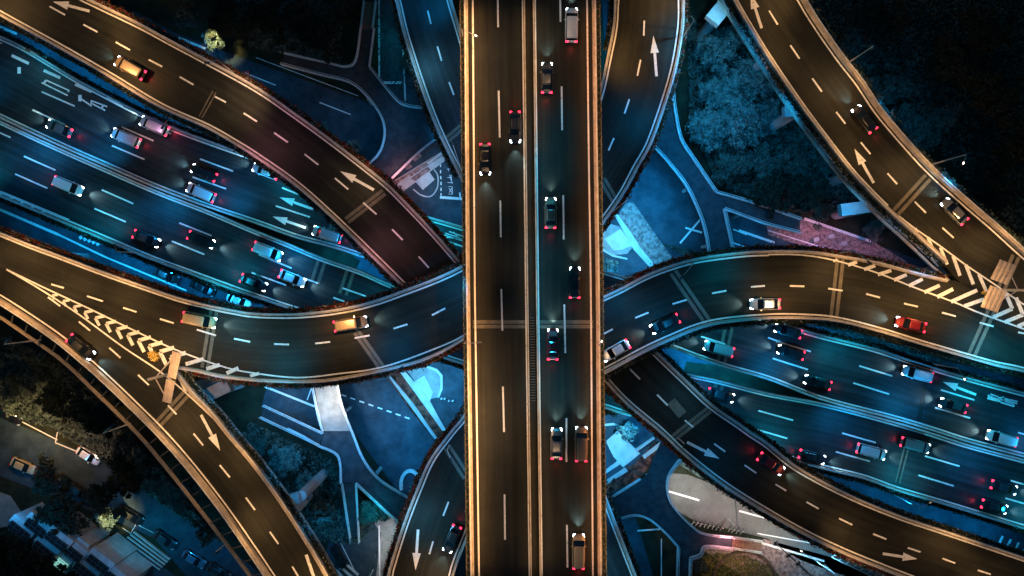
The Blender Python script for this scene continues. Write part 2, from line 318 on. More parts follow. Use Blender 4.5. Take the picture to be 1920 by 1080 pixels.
def road(name, label, z, L, R, dm='deck', N=90, lpar=[(0,1)], rpar=[(0,1)], pw=.6, line=.85, lhedge=(), rhedge=(), dashes=(), thick=1.2, lights=None, piers=True, lline=[(0,1)], rline=[(0,1)], wide=.32, dw=.27):
    A = world(L, z, N); B = world(R, z, N)
    c = (A.mean(0)+B.mean(0))/2; root = thing(name, (c[0], c[1], 0), label, 'road', kind='structure')
    b = MB(); b.strip(A, B, z-thick, z); dk = b.build('deck', M[dm], root); at_ = dk.data.attributes.new('st','FLOAT_VECTOR','POINT'); sl = np.r_[0, np.cumsum(np.linalg.norm(np.diff((A+B)/2, axis=0), axis=1))]; wd_ = np.linalg.norm(A-B, axis=1)
    st = np.concatenate([np.c_[sl, x_, np.zeros(N)+z] for x_ in (np.zeros(N), wd_, np.zeros(N), wd_)]); at_.data.foreach_set('vector', st.astype(np.float32).ravel())
    poly = np.r_[A, B[::-1]]; mid = (A+B)/2
    def sub(pl, t0, t1): i0, i1 = int(t0*(N-1)), max(int(t0*(N-1))+2, int(round(t1*(N-1)))+1); return pl[i0:i1]
    s = 1.0 if np.cross(B[0]-A[0], A[1]-A[0]) > 0 else -1.0       # sign of inward offset for A
    ia = lambda pl, d: offset(pl, -d*s); ib = lambda pl, d: offset(pl, d*s)
    for pl, off, rng in ((A, ia, lpar), (B, ib, rpar)):
        for (t0, t1) in rng:
            e = sub(pl, t0, t1); q = MB(); q.strip(off(e, .02), off(e, pw), z+.003, z+.85); par = q.build('parapet', M['conc'], root)
            q = MB(); q.strip(off(e, .1), off(e, .28), z+.98, z+1.08)
            rs = off(resample(e, max(3, int(length(e)/2.5))), .19)
            for p in rs: q.box((p[0], p[1], z+.92), (.1,.1,.13))
            q.build('handrail', M['rail'], par)
    b = MB()
    for pl, off, rng in ((A, ia, lline), (B, ib, rline)):
        for (t0, t1) in rng: e = sub(pl, t0, t1); b.strip(off(e, pw+line-.35), off(e, pw+line-.35+wide*.8), z+.010)
    for d in dashes: b.seg(P(d[0],d[1],z), P(d[2],d[3],z), d[4] if len(d) > 4 else dw, z+.014)
    if b.f: b.build('lane_marking', M['paint'], root)
    for rng, pl, off, tx, hm in [(h[:2], A, ia, h[2], h[3] if len(h) > 3 else 'hedge') for h in lhedge]+[(h[:2], B, ib, h[2], h[3] if len(h) > 3 else 'hedge') for h in rhedge]:
        e = sub(pl, *rng); hedge(off(e, -.42), z, tx, hm)
    if lights:
        sp, pw_, fn, hh = lights; n = max(2, int(length(mid)/sp)); 
        for k in range(n):
            t = (k+.5)/n; i = int(t*(N-1)); side = k % 2
            p = ia(A, 1.6)[i] if side else ib(B, 1.6)[i]; d = mid[i]-p; d = d/np.linalg.norm(d)
            r = fn(t, side)
            if r: PENDING.append((p, z, hh, r[0], pw_*r[1], d))
    if piers:
        n = int(length(mid)/24); q = MB()
        for k in range(n):
            p = mid[int((k+.5)/n*(N-1))]
            if any(inside(p+np.array(o_), pp) for pp in ROADPOLY for o_ in ((0,0),(2,0),(-2,0),(0,2),(0,-2))): continue
            d = A[int((k+.5)/n*(N-1))]-p; rz = math.atan2(d[1], d[0]); hw = np.linalg.norm(d)*.75
            q.tube([(p[0],p[1],0),(p[0],p[1],z-thick-1.0)], .8, 10); q.box((p[0],p[1],z-thick-.55), (hw*2, 1.5, 1.1), rz)
        if q.f: q.build('pier', M['conc2'], root)
    ROADPOLY.append(poly); ROADZ.append(z); root_data[name+label] = (A, B, z)
    return root
root_data = {}
def marks(root, z, segs, m='paint', name='road_symbol', dz=.018):
    b = MB()
    for d in segs: b.seg(P(d[0],d[1],z), P(d[2],d[3],z), d[4], z+dz)
    return b.build(name, M[m], root)
def arrow(root, z, tip, tail, wd=.45, hw=1.4, hl=.42):
    t = np.array(P(*tip, z)[:2]); e = np.array(P(*tail, z)[:2]); d = t-e; L = np.linalg.norm(d); d /= L; n = np.array([-d[1], d[0]])
    h = t-d*L*hl; hl_ = h
    b = MB(); b.sheet([tuple(e-n*wd/2), tuple(h-n*wd/2), tuple(h-n*hw/2), tuple(t), tuple(h+n*hw/2), tuple(h+n*wd/2), tuple(e+n*wd/2)], z+.019)
    return b.build('painted_arrow', M['paint'], root)
def joint(root, z, x1, y1, x2, y2, gap=.75, m='rib', wd=.55):
    a = np.array(P(x1,y1,z)[:2]); c = np.array(P(x2,y2,z)[:2]); d = (c-a)/np.linalg.norm(c-a); n = np.array([-d[1], d[0]])*gap/2
    b = MB(); b.seg(a-n, c-n, wd, z+.006); b.seg(a+n, c+n, wd, z+.006); o = b.build('expansion_joint', M[m], root)
    b = MB(); b.seg(a, c, .14, z+.0065); b.build('joint_gap', M['joint'], o)

# --- A: the wide diagonal highway, two carriageways
cool = lambda t, s: (CY if s else TEAL, 1.0)
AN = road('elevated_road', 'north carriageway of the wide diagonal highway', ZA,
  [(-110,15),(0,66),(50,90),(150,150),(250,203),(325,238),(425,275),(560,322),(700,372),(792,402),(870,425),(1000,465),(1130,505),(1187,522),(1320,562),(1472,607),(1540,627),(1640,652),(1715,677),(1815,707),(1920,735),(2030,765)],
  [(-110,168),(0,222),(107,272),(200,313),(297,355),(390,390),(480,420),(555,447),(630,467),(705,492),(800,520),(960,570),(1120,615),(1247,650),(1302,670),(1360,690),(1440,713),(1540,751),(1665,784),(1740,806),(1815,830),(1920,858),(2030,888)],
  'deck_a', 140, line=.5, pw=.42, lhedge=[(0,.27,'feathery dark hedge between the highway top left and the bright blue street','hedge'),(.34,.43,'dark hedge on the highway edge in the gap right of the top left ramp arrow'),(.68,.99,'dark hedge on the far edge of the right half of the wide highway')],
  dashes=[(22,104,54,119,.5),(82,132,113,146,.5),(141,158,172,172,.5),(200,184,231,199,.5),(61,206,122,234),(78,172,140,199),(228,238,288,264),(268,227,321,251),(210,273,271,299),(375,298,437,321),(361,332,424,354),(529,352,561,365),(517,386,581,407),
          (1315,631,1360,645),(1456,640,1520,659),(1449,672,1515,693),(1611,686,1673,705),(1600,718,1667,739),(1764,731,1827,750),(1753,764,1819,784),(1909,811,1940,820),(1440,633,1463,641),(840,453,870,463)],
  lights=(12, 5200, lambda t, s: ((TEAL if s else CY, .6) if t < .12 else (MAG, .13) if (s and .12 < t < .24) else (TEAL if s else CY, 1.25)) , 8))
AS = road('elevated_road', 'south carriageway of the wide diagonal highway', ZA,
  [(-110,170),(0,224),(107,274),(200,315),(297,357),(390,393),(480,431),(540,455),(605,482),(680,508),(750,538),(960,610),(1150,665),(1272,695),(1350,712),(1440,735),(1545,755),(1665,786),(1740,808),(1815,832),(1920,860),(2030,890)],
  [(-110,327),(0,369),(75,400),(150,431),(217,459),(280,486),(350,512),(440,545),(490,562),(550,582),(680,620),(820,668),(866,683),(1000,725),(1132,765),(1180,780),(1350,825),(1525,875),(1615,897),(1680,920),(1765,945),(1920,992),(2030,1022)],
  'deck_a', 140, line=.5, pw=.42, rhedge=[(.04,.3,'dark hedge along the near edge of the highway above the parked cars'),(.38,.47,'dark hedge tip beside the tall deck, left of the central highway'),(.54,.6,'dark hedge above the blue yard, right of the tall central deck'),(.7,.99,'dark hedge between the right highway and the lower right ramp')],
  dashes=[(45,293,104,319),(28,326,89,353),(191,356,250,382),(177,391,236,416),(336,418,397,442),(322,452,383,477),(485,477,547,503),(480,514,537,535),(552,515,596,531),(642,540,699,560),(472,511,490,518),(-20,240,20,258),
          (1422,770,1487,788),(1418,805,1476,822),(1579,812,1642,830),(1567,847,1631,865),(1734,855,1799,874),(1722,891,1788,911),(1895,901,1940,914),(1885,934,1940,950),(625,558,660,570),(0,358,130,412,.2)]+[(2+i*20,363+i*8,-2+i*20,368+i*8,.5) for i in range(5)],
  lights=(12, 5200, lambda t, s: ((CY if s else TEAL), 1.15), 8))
for r_, t_, b_ in ((AN,(524,370),(587,392)),(AN,(511,406),(573,427)),(AN,(1768,716),(1830,740))): arrow(r_, ZA, t_, b_)
marks(AN, ZA, [(86,150,130,170,.25),(78,155,127,179,.25),(86,151,82,157,.4),(127,172,130,170,.3),(150,178,150,190,.6),(153,186,172,199,.25),(172,189,201,200,.25),(170,193,197,207,.25),(172,188,170,199,.3),(193,196,191,205,.35),(36,126,36,138,.6),
   (1852,741,1876,751,.22),(1857,739,1872,744,.22),(1852,744,1876,753,.22),(1851,747,1874,753,.22),(1870,746,1883,745,.22),(1872,745,1881,751,.22),(1884,747,1908,753,.22),(1884,749,1907,757,.22),(1876,754,1901,762,.28),(1884,752,1900,758,.2),(1898,756,1902,762,.25),(1886,746,1883,751,.25),
   (832,440,868,452,.2),(842,434,870,444,.2),(850,435,862,448,.2),(833,444,868,449,.2),(834,437,860,445,.2)], name='painted_characters')
for a in ((622,417,588,515),(672,455,640,560)): pass
joint(AN, ZA, 626,420, 612,462); joint(AS, ZA, 603,490, 590,530, 1.2); joint(AS, ZA, 657,508, 643,552, 1.2)
joint(AN, ZA, 1372,588, 1352,682, 1.2); joint(AS, ZA, 1352,714, 1340,745, 1.2); joint(AN, ZA, 1735,716, 1722,796, .5, 'joint', .3); joint(AS, ZA, 1700,838, 1683,905, .7, 'rib', .25)

# --- B: narrow road passing under the centre, north to south
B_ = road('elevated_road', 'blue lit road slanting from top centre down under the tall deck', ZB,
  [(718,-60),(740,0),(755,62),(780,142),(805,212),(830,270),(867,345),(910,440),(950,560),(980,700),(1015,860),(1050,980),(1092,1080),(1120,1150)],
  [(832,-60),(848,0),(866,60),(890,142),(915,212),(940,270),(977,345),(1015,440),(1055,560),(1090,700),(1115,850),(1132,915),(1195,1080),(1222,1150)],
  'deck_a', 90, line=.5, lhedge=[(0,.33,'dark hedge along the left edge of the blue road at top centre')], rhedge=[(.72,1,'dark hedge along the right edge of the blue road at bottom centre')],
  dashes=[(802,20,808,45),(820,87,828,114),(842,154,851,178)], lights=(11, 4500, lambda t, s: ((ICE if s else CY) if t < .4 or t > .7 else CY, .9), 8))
joint(B_, ZB, 838,262, 866,238)
# --- C: S shaped ramp from top right of centre to bottom left of centre
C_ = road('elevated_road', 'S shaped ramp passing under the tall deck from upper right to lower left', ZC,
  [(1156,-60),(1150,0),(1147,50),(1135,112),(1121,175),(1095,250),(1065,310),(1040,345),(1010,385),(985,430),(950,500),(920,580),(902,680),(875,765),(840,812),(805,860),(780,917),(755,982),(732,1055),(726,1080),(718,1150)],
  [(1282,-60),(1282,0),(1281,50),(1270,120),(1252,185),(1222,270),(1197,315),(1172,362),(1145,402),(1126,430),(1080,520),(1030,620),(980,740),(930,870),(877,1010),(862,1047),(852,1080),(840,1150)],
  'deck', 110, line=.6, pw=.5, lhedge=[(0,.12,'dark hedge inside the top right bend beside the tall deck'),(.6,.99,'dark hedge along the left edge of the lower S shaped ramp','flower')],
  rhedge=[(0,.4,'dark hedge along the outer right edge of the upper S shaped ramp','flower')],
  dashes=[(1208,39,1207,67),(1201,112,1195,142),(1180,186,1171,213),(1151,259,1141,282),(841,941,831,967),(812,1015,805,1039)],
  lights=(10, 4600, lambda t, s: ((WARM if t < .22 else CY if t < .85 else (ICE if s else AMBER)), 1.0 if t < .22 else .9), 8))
arrow(C_, ZC, (1225,67), (1231,143)); arrow(C_, ZC, (779,1069), (784,993))
joint(C_, ZC, 1129,336, 1158,385, .8); joint(C_, ZC, 838,838, 875,895, .9); joint(C_, ZC, 1152,42, 1275,55, .3, 'joint', .2)
# --- D left and right
D1 = road('elevated_road', 'dark ramp descending from the top left corner to the centre', ZD,
  [(70,-60),(152,-10),(172,0),(262,43),(325,77),(387,110),(480,161),(555,212),(630,267),(692,315),(730,346),(767,383),(817,436),(862,488),(900,535),(930,580)],
  [(-90,-20),(0,31),(100,86),(200,143),(300,203),(387,242),(440,272),(480,297),(555,350),(630,417),(705,490),(757,542),(800,590),(835,640)],
  'deck', 100, line=.55, pw=.5, lhedge=[(0,.93,'red tinged hedge along the upper edge of the top left ramp','flower')], rhedge=[(0,.95,'dark hedge along the lower edge of the top left ramp')],
  dashes=[(93,12,122,28),(156,46,183,60),(217,79,244,94),(279,112,304,125),(337,144,363,159),(403,181,424,192),(457,212,482,228),(514,249,540,267),(571,289,597,309),(628,334,653,355),(681,380,706,402),(735,430,755,450),(785,481,804,502)],
  lights=(11, 4600, lambda t, s: ((WARM if t < .4 else PINK if s == 0 else AMBER), 1.1 if t < .45 else .5), 8))
arrow(D1, ZD, (99,3), (168,21)); arrow(D1, ZD, (638,321), (701,356)); joint(D1, ZD, 720,360, 650,414); joint(D1, ZD, 402,172, 376,220, .2)
D2 = road('elevated_road', 'dark ramp from the centre down to the bottom right corner', ZD,
  [(1165,590),(1200,625),(1230,657),(1285,710),(1335,757),(1385,792),(1410,810),(1440,830),(1490,870),(1552,905),(1615,935),(1690,965),(1765,990),(1840,1015),(1920,1042),(2020,1075)],
  [(1075,640),(1100,675),(1130,712),(1172,757),(1235,810),(1285,857),(1360,915),(1440,965),(1515,1007),(1590,1042),(1652,1067),(1690,1082),(1790,1120),(1900,1160)],
  'deck', 100, line=.55, pw=.5, lhedge=[(.06,.99,'dark hedge along the upper edge of the lower right ramp')], rhedge=[(.05,.9,'red tinged hedge along the lower edge of the lower right ramp','flower')],
  dashes=[(1181,692,1200,711),(1232,740,1252,760),(1284,788,1300,801),(1339,832,1360,847),(1396,872,1418,887),(1454,908,1474,920),(1512,941,1535,954),(1573,972,1598,984),(1637,1001,1662,1011),(1702,1027,1726,1035),(1767,1047,1791,1056),(1833,1069,1858,1077)],
  lights=(11, 4200, lambda t, s: ((ICE if s else CY) if t < .4 else WARM, .3 if t < .4 else .35 if t < .6 else .8), 8))
arrow(D2, ZD, (1349,860), (1288,829)); arrow(D2, ZD, (1720,1048), (1655,1038)); joint(D2, ZD, 1330,768, 1262,822); joint(D2, ZD, 1618,945, 1585,1028, .2, 'joint', .25)
marks(D2, ZD, [(1258,752,1280,778,1.6)], 'rib', 'asphalt_patch', .005)
# --- S deck left + ramp that forks off
gl = [(-110,438),(-60,470),(12,505),(80,543),(160,588),(245,640),(320,687),(337,692)]
S1 = road('elevated_road', 'curved deck sweeping from the left edge to the tall central deck', ZS,
  [(-110,393),(-60,412),(0,432),(60,456),(120,478),(200,508),(280,536),(340,556),(400,571),(440,579),(480,585),(560,586),(640,577),(700,563),(757,543),(820,519),(872,494),(930,462),(985,425)],
  gl+[(370,697),(420,708),(500,716),(600,717),(680,705),(757,688),(800,675),(842,655),(876,635),(930,605),(985,575)],
  'deck', 110, line=.55, pw=.5, rpar=[(.43,1)], rline=[], lhedge=[(0,.95,'dark hedge with red sparks along the upper edge of the left curved deck','flower')], rhedge=[(.45,.93,'dark hedge along the lower edge of the left curved deck','flower')],
  dashes=[(96,533,120,540),(163,555,193,565),(231,577,256,585),(300,598,326,606),(369,618,405,629),(439,635,469,641),(514,645,542,646),(591,644,619,641),(665,634,693,629),(738,616,764,608),(810,591,835,578)],
  lights=(9, 4200, lambda t, s: ((WARM if t < .42 or .62 < t < .76 else TEAL if t < .62 else CY), 1.1 if t < .76 else .9), 8))
up = [(12,505),(80,538),(170,580),(250,619),(330,656),(420,688),(480,700),(560,708),(640,700),(700,692),(757,676),(842,643),(876,625)]
b = MB(); e = world(up, ZS, 80); b.strip(offset(e,.12), offset(e,-.12), ZS+.02); e = world([(12,505),(75,542),(150,591),(230,650),(320,712),(430,812)], ZS, 60); b.strip(offset(e,.12), offset(e,-.12), ZS+.021)
b.build('gore_line', M['paint'], S1)
ch = []
for i in range(12):
    t = i/11; ax, ay = 98+t*222, 556+t*116     # chevron tips on the centre of the gore
    hw = 5+t*20
    ch += [(ax, ay-2, ax+hw*.9+6, ay-hw*.38-1, .35+.3*t), (ax, ay-2, ax+hw*.45+2, ay+hw*1.0, .35+.3*t)]
ch += [(348,683,382,673,.6),(387,692,412,684,.6),(425,700,447,690,.6),(469,705,486,700,.5),(341,716,350,734,.6),(366,743,376,755,.6)]
marks(S1, ZS, ch, dz=.016, name='painted_chevrons')
joint(S1, ZS, 402,576, 384,690, .9); joint(S1, ZS, 668,622, 716,690, .7)
LB = road('elevated_road', 'ramp curving from the left edge to the bottom, edged with a steel frame', ZS,
  gl+[(345,704),(370,735),(402,768),(440,815),(480,862),(530,930),(566,985),(597,1035),(622,1080),(655,1150)],
  [(-110,515),(-60,538),(0,569),(100,635),(160,684),(200,720),(250,768),(300,818),(350,875),(405,945),(450,1008),(500,1082),(545,1150)],
  'deck', 110, line=.6, pw=.8, lpar=[(.47,1)], lline=[], rline=[(0,1)], lhedge=[(.49,.99,'thin dark hedge along the inner edge of the lower left ramp')],
  dashes=[(90,557,113,574),(148,603,169,620),(205,652,226,671),(259,703,279,722),(315,760,331,777),(363,813,381,835),(412,872,431,895),(461,933,478,956),(506,997,522,1020),(548,1062,560,1082),(574,1040,592,1092,.5)],
  lights=(9.5, 4400, lambda t, s: (WARM, 1.0), 8))
arrow(LB, ZS, (413,845), (377,778)); joint(LB, ZS, 352,735, 292,800, .9)
# steel frame outside the ramp
fr = world([(-60,562),(0,594),(60,635),(120,678),(180,735),(256,810),(300,861),(350,923),(400,987),(470,1080),(510,1140)], ZS, 80); inn = world([(-60,545),(0,576),(100,643),(160,692),(200,728),(250,776),(300,826),(350,884),(405,953),(450,1016),(505,1094),(530,1140)], ZS, 80)
b = MB(); b.strip(offset(fr,.15), offset(fr,-.15), ZS-.2, ZS+.5); fo = thing('steel_frame', (fr[40][0],fr[40][1],ZS-.4), 'ladder-like steel frame bracketed outside the lower left ramp', 'frame'); b.build('outer_rail', M['steel'], fo)
for i in range(0, 80, 3): 
    b = MB(); b.seg(fr[i], inn[i], .14, ZS-.1, .25); b.build('bracket', M['rail_d'], fo)
# --- S right + ramp top right
gr = [(1785,515),(1802,530),(1850,552),(1920,592),(1980,622),(2030,648)]
S2 = road('elevated_road', 'curved deck sweeping from the tall central deck to the right edge', ZS,
  [(1020,620),(1075,582),(1126,556),(1160,540),(1210,514),(1260,495),(1310,482),(1385,472),(1440,469),(1515,470),(1577,479),(1640,490),(1715,510),(1765,522)]+gr[1:],
  [(1020,765),(1075,730),(1127,704),(1160,687),(1210,660),(1260,637),(1310,617),(1360,606),(1440,599),(1502,599),(1565,604),(1640,622),(1715,645),(1790,667),(1865,688),(1920,700),(2030,735)],
  'deck', 110, line=.55, pw=.5, lpar=[(0,.735)], lline=[(0,.42)], lhedge=[(.1,.73,'dark hedge along the upper edge of the right curved deck','flower')], rhedge=[(.1,1,'dark hedge along the lower edge of the right curved deck')],
  dashes=[(1261,570,1288,562),(1191,596,1216,586),(1335,550,1362,545),(1408,538,1434,536),(1481,536,1508,537),(1553,541,1580,545),(1624,551,1650,558),(1695,569,1721,575),(1766,586,1792,593),(1837,605,1863,612),(1909,623,1935,628),(1130,627,1149,617)],
  lights=(9, 4200, lambda t, s: ((CY if t < .3 else (TEAL if t < .36 else WARM if t < .84 else TEAL)), .8 if t < .36 else 1.0), 8))
b = MB(); e = world([(1440,477),(1500,478),(1560,487),(1640,510),(1717,540),(1790,567),(1840,588),(1920,617),(1990,645)], ZS, 70); b.strip(offset(e,.12), offset(e,-.12), ZS+.02)
e = world([(1685,405),(1715,428),(1765,463),(1811,497),(1860,530),(1920,571),(1990,615)], ZS, 60); b.strip(offset(e,.12), offset(e,-.12), ZS+.021); b.build('gore_line', M['paint'], S2)
marks(S2, ZS, [(1562,490,1570,486,.4),(1590,497,1607,491,.55),(1620,505,1641,498,.55),(1646,515,1671,507,.55),(1676,525,1700,515,.55),(1704,536,1730,523,.55),(1733,548,1762,535,.55),(1757,557,1787,542,.6),(1783,566,1832,544,.6),(1808,574,1845,561,.6),(1862,595,1898,579,.6),(1898,579,1882,542,.6),(1884,604,1918,590,.6),(1918,590,1905,558,.6),(1908,612,1945,596,.6),
   (1691,410,1699,427,.5),(1716,428,1724,452,.5),(1740,445,1751,474,.5),(1763,464,1776,496,.5),(1787,480,1800,517,.55),(1811,497,1825,533,.55),(1835,514,1850,548,.55)], dz=.016, name='painted_chevrons')
joint(S2, ZS, 1262,510, 1328,606, .9); joint(S2, ZS, 1576,482, 1563,598, .9); joint(S2, ZS, 1905,480, 1822,665, 1.0)
RT = road('elevated_road', 'ramp curving from the top right down to the right edge', ZS,
  [(1335,-60),(1368,0),(1397,50),(1437,115),(1497,203),(1547,270),(1590,325),(1628,366),(1665,402),(1715,446),(1765,492)]+gr[1:],
  [(1480,-60),(1509,0),(1540,50),(1580,107),(1615,152),(1652,207),(1707,272),(1752,320),(1815,377),(1865,420),(1920,470),(1990,530)],
  'deck', 110, line=.6, pw=.65, lpar=[(0,.7)], lline=[(0,.55)], lhedge=[(0,.7,'dark hedge along the left edge of the top right ramp')], rhedge=[(0,.95,'leafy hedge along the outer right edge of the top right ramp','leaf')],
  dashes=[(1442,20,1458,46),(1482,85,1499,110),(1523,147,1541,172),(1568,210,1585,232),(1614,267,1632,289),(1664,325,1682,345),(1715,378,1736,399),(1767,427,1788,446)],
  lights=(9.5, 4400, lambda t, s: (WARM, .9), 8))
arrow(RT, ZS, (1407,-12), (1428,53)); arrow(RT, ZS, (1602,279), (1638,343)); joint(RT, ZS, 1740,332, 1680,398, 1.0)
# --- T: tall central deck
T_ = road('elevated_road', 'tall straight central deck running from top to bottom', ZT,
  [(869,-80),(870,0),(872,270),(874,540),(878,810),(882,1080),(884,1160)], [(1116,-80),(1117,0),(1120,270),(1124,540),(1126,810),(1128,1080),(1129,1160)],
  'deck', 100, line=.95, pw=.6,
  dashes=[(933,-30,934,51),(935,170,937,258),(938,376,939,445),(940,542,942,620),(943,725,945,810),(946,927,947,1012),(1050,-30,1051,41),(1053,162,1054,244),(1056,366,1057,449),(1058,571,1060,662),(1062,784,1062,866),(1063,984,1064,1064)],
  lights=None)
for xs, wd, h, m in (((983,989,996),.2,.5,'conc'),((1000,1006,1013),.2,.9,'conc')):
    b = MB(); e = world([(xs[0],-80),(xs[0],0),(xs[1],540),(xs[2],1080),(xs[2],1160)], ZT, 40, sm=False); b.strip(offset(e,wd/2), offset(e,-wd/2), ZT+.003, ZT+h); b.build('median_barrier', M[m], T_)
b = MB()
for dx in (-3.5, 20.5): e = world([(983+dx,-80),(983+dx,0),(989+dx,540),(996+dx,1080),(996+dx,1160)], ZT, 40, sm=False); b.strip(offset(e,.1), offset(e,-.1), ZT+.01)
b.build('edge_line', M['paint'], T_)
b = MB()
for y in range(596, 752, 5): x = 991+(y/1080)*13; q = P(x, y, ZT); b.box((q[0], q[1], ZT+.2), (.7, .07, .3))
b.build('median_grille', M['rail_d'], T_)
joint(T_, ZT, 887,608, 987,608, .7); joint(T_, ZT, 1010,608, 1112,608, .7); joint(T_, ZT, 895,1066, 990,1066, .3, 'joint', .2); joint(T_, ZT, 1018,1066, 1112,1066, .3, 'joint', .2)

for p, z, hh, c_, pw_, d in PENDING:
    if any(zz > z+1 and zz < z+hh+2.5 and any(inside(p+np.array(o_), pp) for o_ in ((0,0),(1.5,0),(-1.5,0),(0,1.5),(0,-1.5))) for pp, zz in zip(ROADPOLY, ROADZ)): continue
    spot(p, z, hh, c_, pw_*(1.0 if z > 14 else .85), (d[0]*.5, d[1]*.5), cone=108, size=.25)  # unseen fill spots added along the deck edges
def strip_light(x, y, z, L, col, power, rx):
    l = bpy.data.lights.new("fill_strip", 'AREA'); l.shape = 'RECTANGLE'; l.size = .3; l.size_y = L; l.energy = power; l.color = col; l.spread = math.radians(150)  # area light without a fixture, added as fill along the barriers
    o = bpy.data.objects.new("fill_strip", l); q = P(x, y, z); o.location = q; o.rotation_euler = (0, rx, 0); COL.objects.link(o)
for k, (pl, pr) in enumerate(((2.0,.8),(1.5,.9),(.75,.75),(.7,.8),(1.1,.8),(1.9,.9),(1.6,.8),(1.2,.9))):
    y = 70+k*135; strip_light(889+y*.011, y, ZT+3.2, 11, (1,.47,.15), 270*pl**.7, math.radians(24)); strip_light(1104+y*.009, y, ZT+3.0, 11, (1,.43,.16), 200*pr, math.radians(-12))
    strip_light(984+y*.011, y, ZT+2.4, 11, WARM, 75, math.radians(-10)); strip_light(1012+y*.011, y, ZT+2.4, 11, ICE if k in (2,3,4) else AMBER, 75, math.radians(10))
    strip_light(860+y*.011, y, ZT+2.0, 11, WARM, 55*pl, math.radians(-8)); strip_light(1131+y*.011, y, ZT+2.0, 11, WARM, (110 if k in (2,3,5,7) else 60), math.radians(8))
for y in (210, 300, 480, 590, 720, 770): q = P(1045, y, ZT+9); spot(q, ZT, 9, TEAL, 1500, cone=85)
for y in (20, 110, 900, 1000, 1070): q = P(1050, y, ZT+9); spot(q, ZT, 9, AMBER, 900, cone=85)
for y, pw_ in ((30,800),(120,800),(210,700),(330,350),(480,250),(640,400),(720,700),(800,1300),(880,900),(980,500),(1060,400)): q = P(915, y, ZT+9); spot(q, ZT, 9, AMBER, pw_*3.0, cone=85)
# planters hung outside the tall deck
def planter(x, y, label, grp):
    q = P(x, y, ZT); r = thing('planter_box', (q[0], q[1], ZT-.5), label, 'planter', grp); b = MB()
    for dx, dy, sx, sy in ((-.3,0,.06,.9),(.3,0,.06,.9),(0,-.42,.54,.06),(0,.42,.54,.06)): b.box((dx,dy,.35), (sx,sy,.6))
    b.box((0,0,.08), (.54,.78,.06)); o = b.build('box', M['terra'], r, local=True)
    C = RNG.normal(0, 1, (55,3))*np.array([.15,.25,.12])+np.array([0,0,.6]); V = leaves(C, .13); f = quads_mesh('shrub', V, M['leaf']); f.parent = r
    return r
protos = [planter(866, -30+i*13, 'small shrub planter in the row along the left edge of the tall deck', 'planters along the left edge of the tall deck') for i in range(4)]
for i in range(4, 88):
    r = copy_tree(protos[i % 4]); y = -30+i*13; q = P(866+12.5*max(0, y)/1080, y, ZT); r.location = (q[0], q[1], ZT-.5); r.rotation_euler.z = math.pi*(i//4 % 2)
for i in range(88):
    r = copy_tree(protos[(i+1) % 4]); y = -28+i*13; q = P(1121+12.5*max(0, y)/1080, y, ZT); r.location = (q[0], q[1], ZT-.5); r.rotation_euler.z = math.pi*((i+1)//4 % 2)
    r['label'] = 'small shrub planter in the row along the right edge of the tall deck'; r['group'] = 'planters along the right edge of the tall deck'

# pier caps that show beyond the ramps
def cap(parent, x1, y1, x2, y2, z, wd=2.6):
    a = P(x1,y1,z); c = P(x2,y2,z); b = MB(); b.seg(a, c, wd, z-1.6, 1.6); b.tube([(c[0],c[1],0),(c[0],c[1],z-1.6)], .9, 12); b.build('pier_cap', M['conc2'], parent)
def ledge(root, pts, z=ZS):
    e = world(pts, z, 70); b = MB(); b.strip(offset(e,.18), offset(e,-.18), z-1.5, z-1.0); b.build('drain_ledge', M['conc'], root)
ledge(RT, [(1318,-60),(1356,0),(1388,52),(1430,119),(1489,206),(1538,273),(1581,329),(1619,370),(1656,407),(1706,452),(1756,500),(1788,527)])
ledge(LB, [(352,713),(376,741),(410,774),(448,821),(488,868),(538,936),(574,991),(605,1041),(630,1086),(662,1150)])
cap(RT, 1336,38, 1362,6, 18, 2.6); cap(RT, 1472,209, 1498,207, 18, 1.8); cap(RT, 1578,394, 1650,384, 18, 2.0); cap(LB, 428,722, 385,742, 18, 2.2); cap(LB, 540,940, 560,935, 18, 1.8)

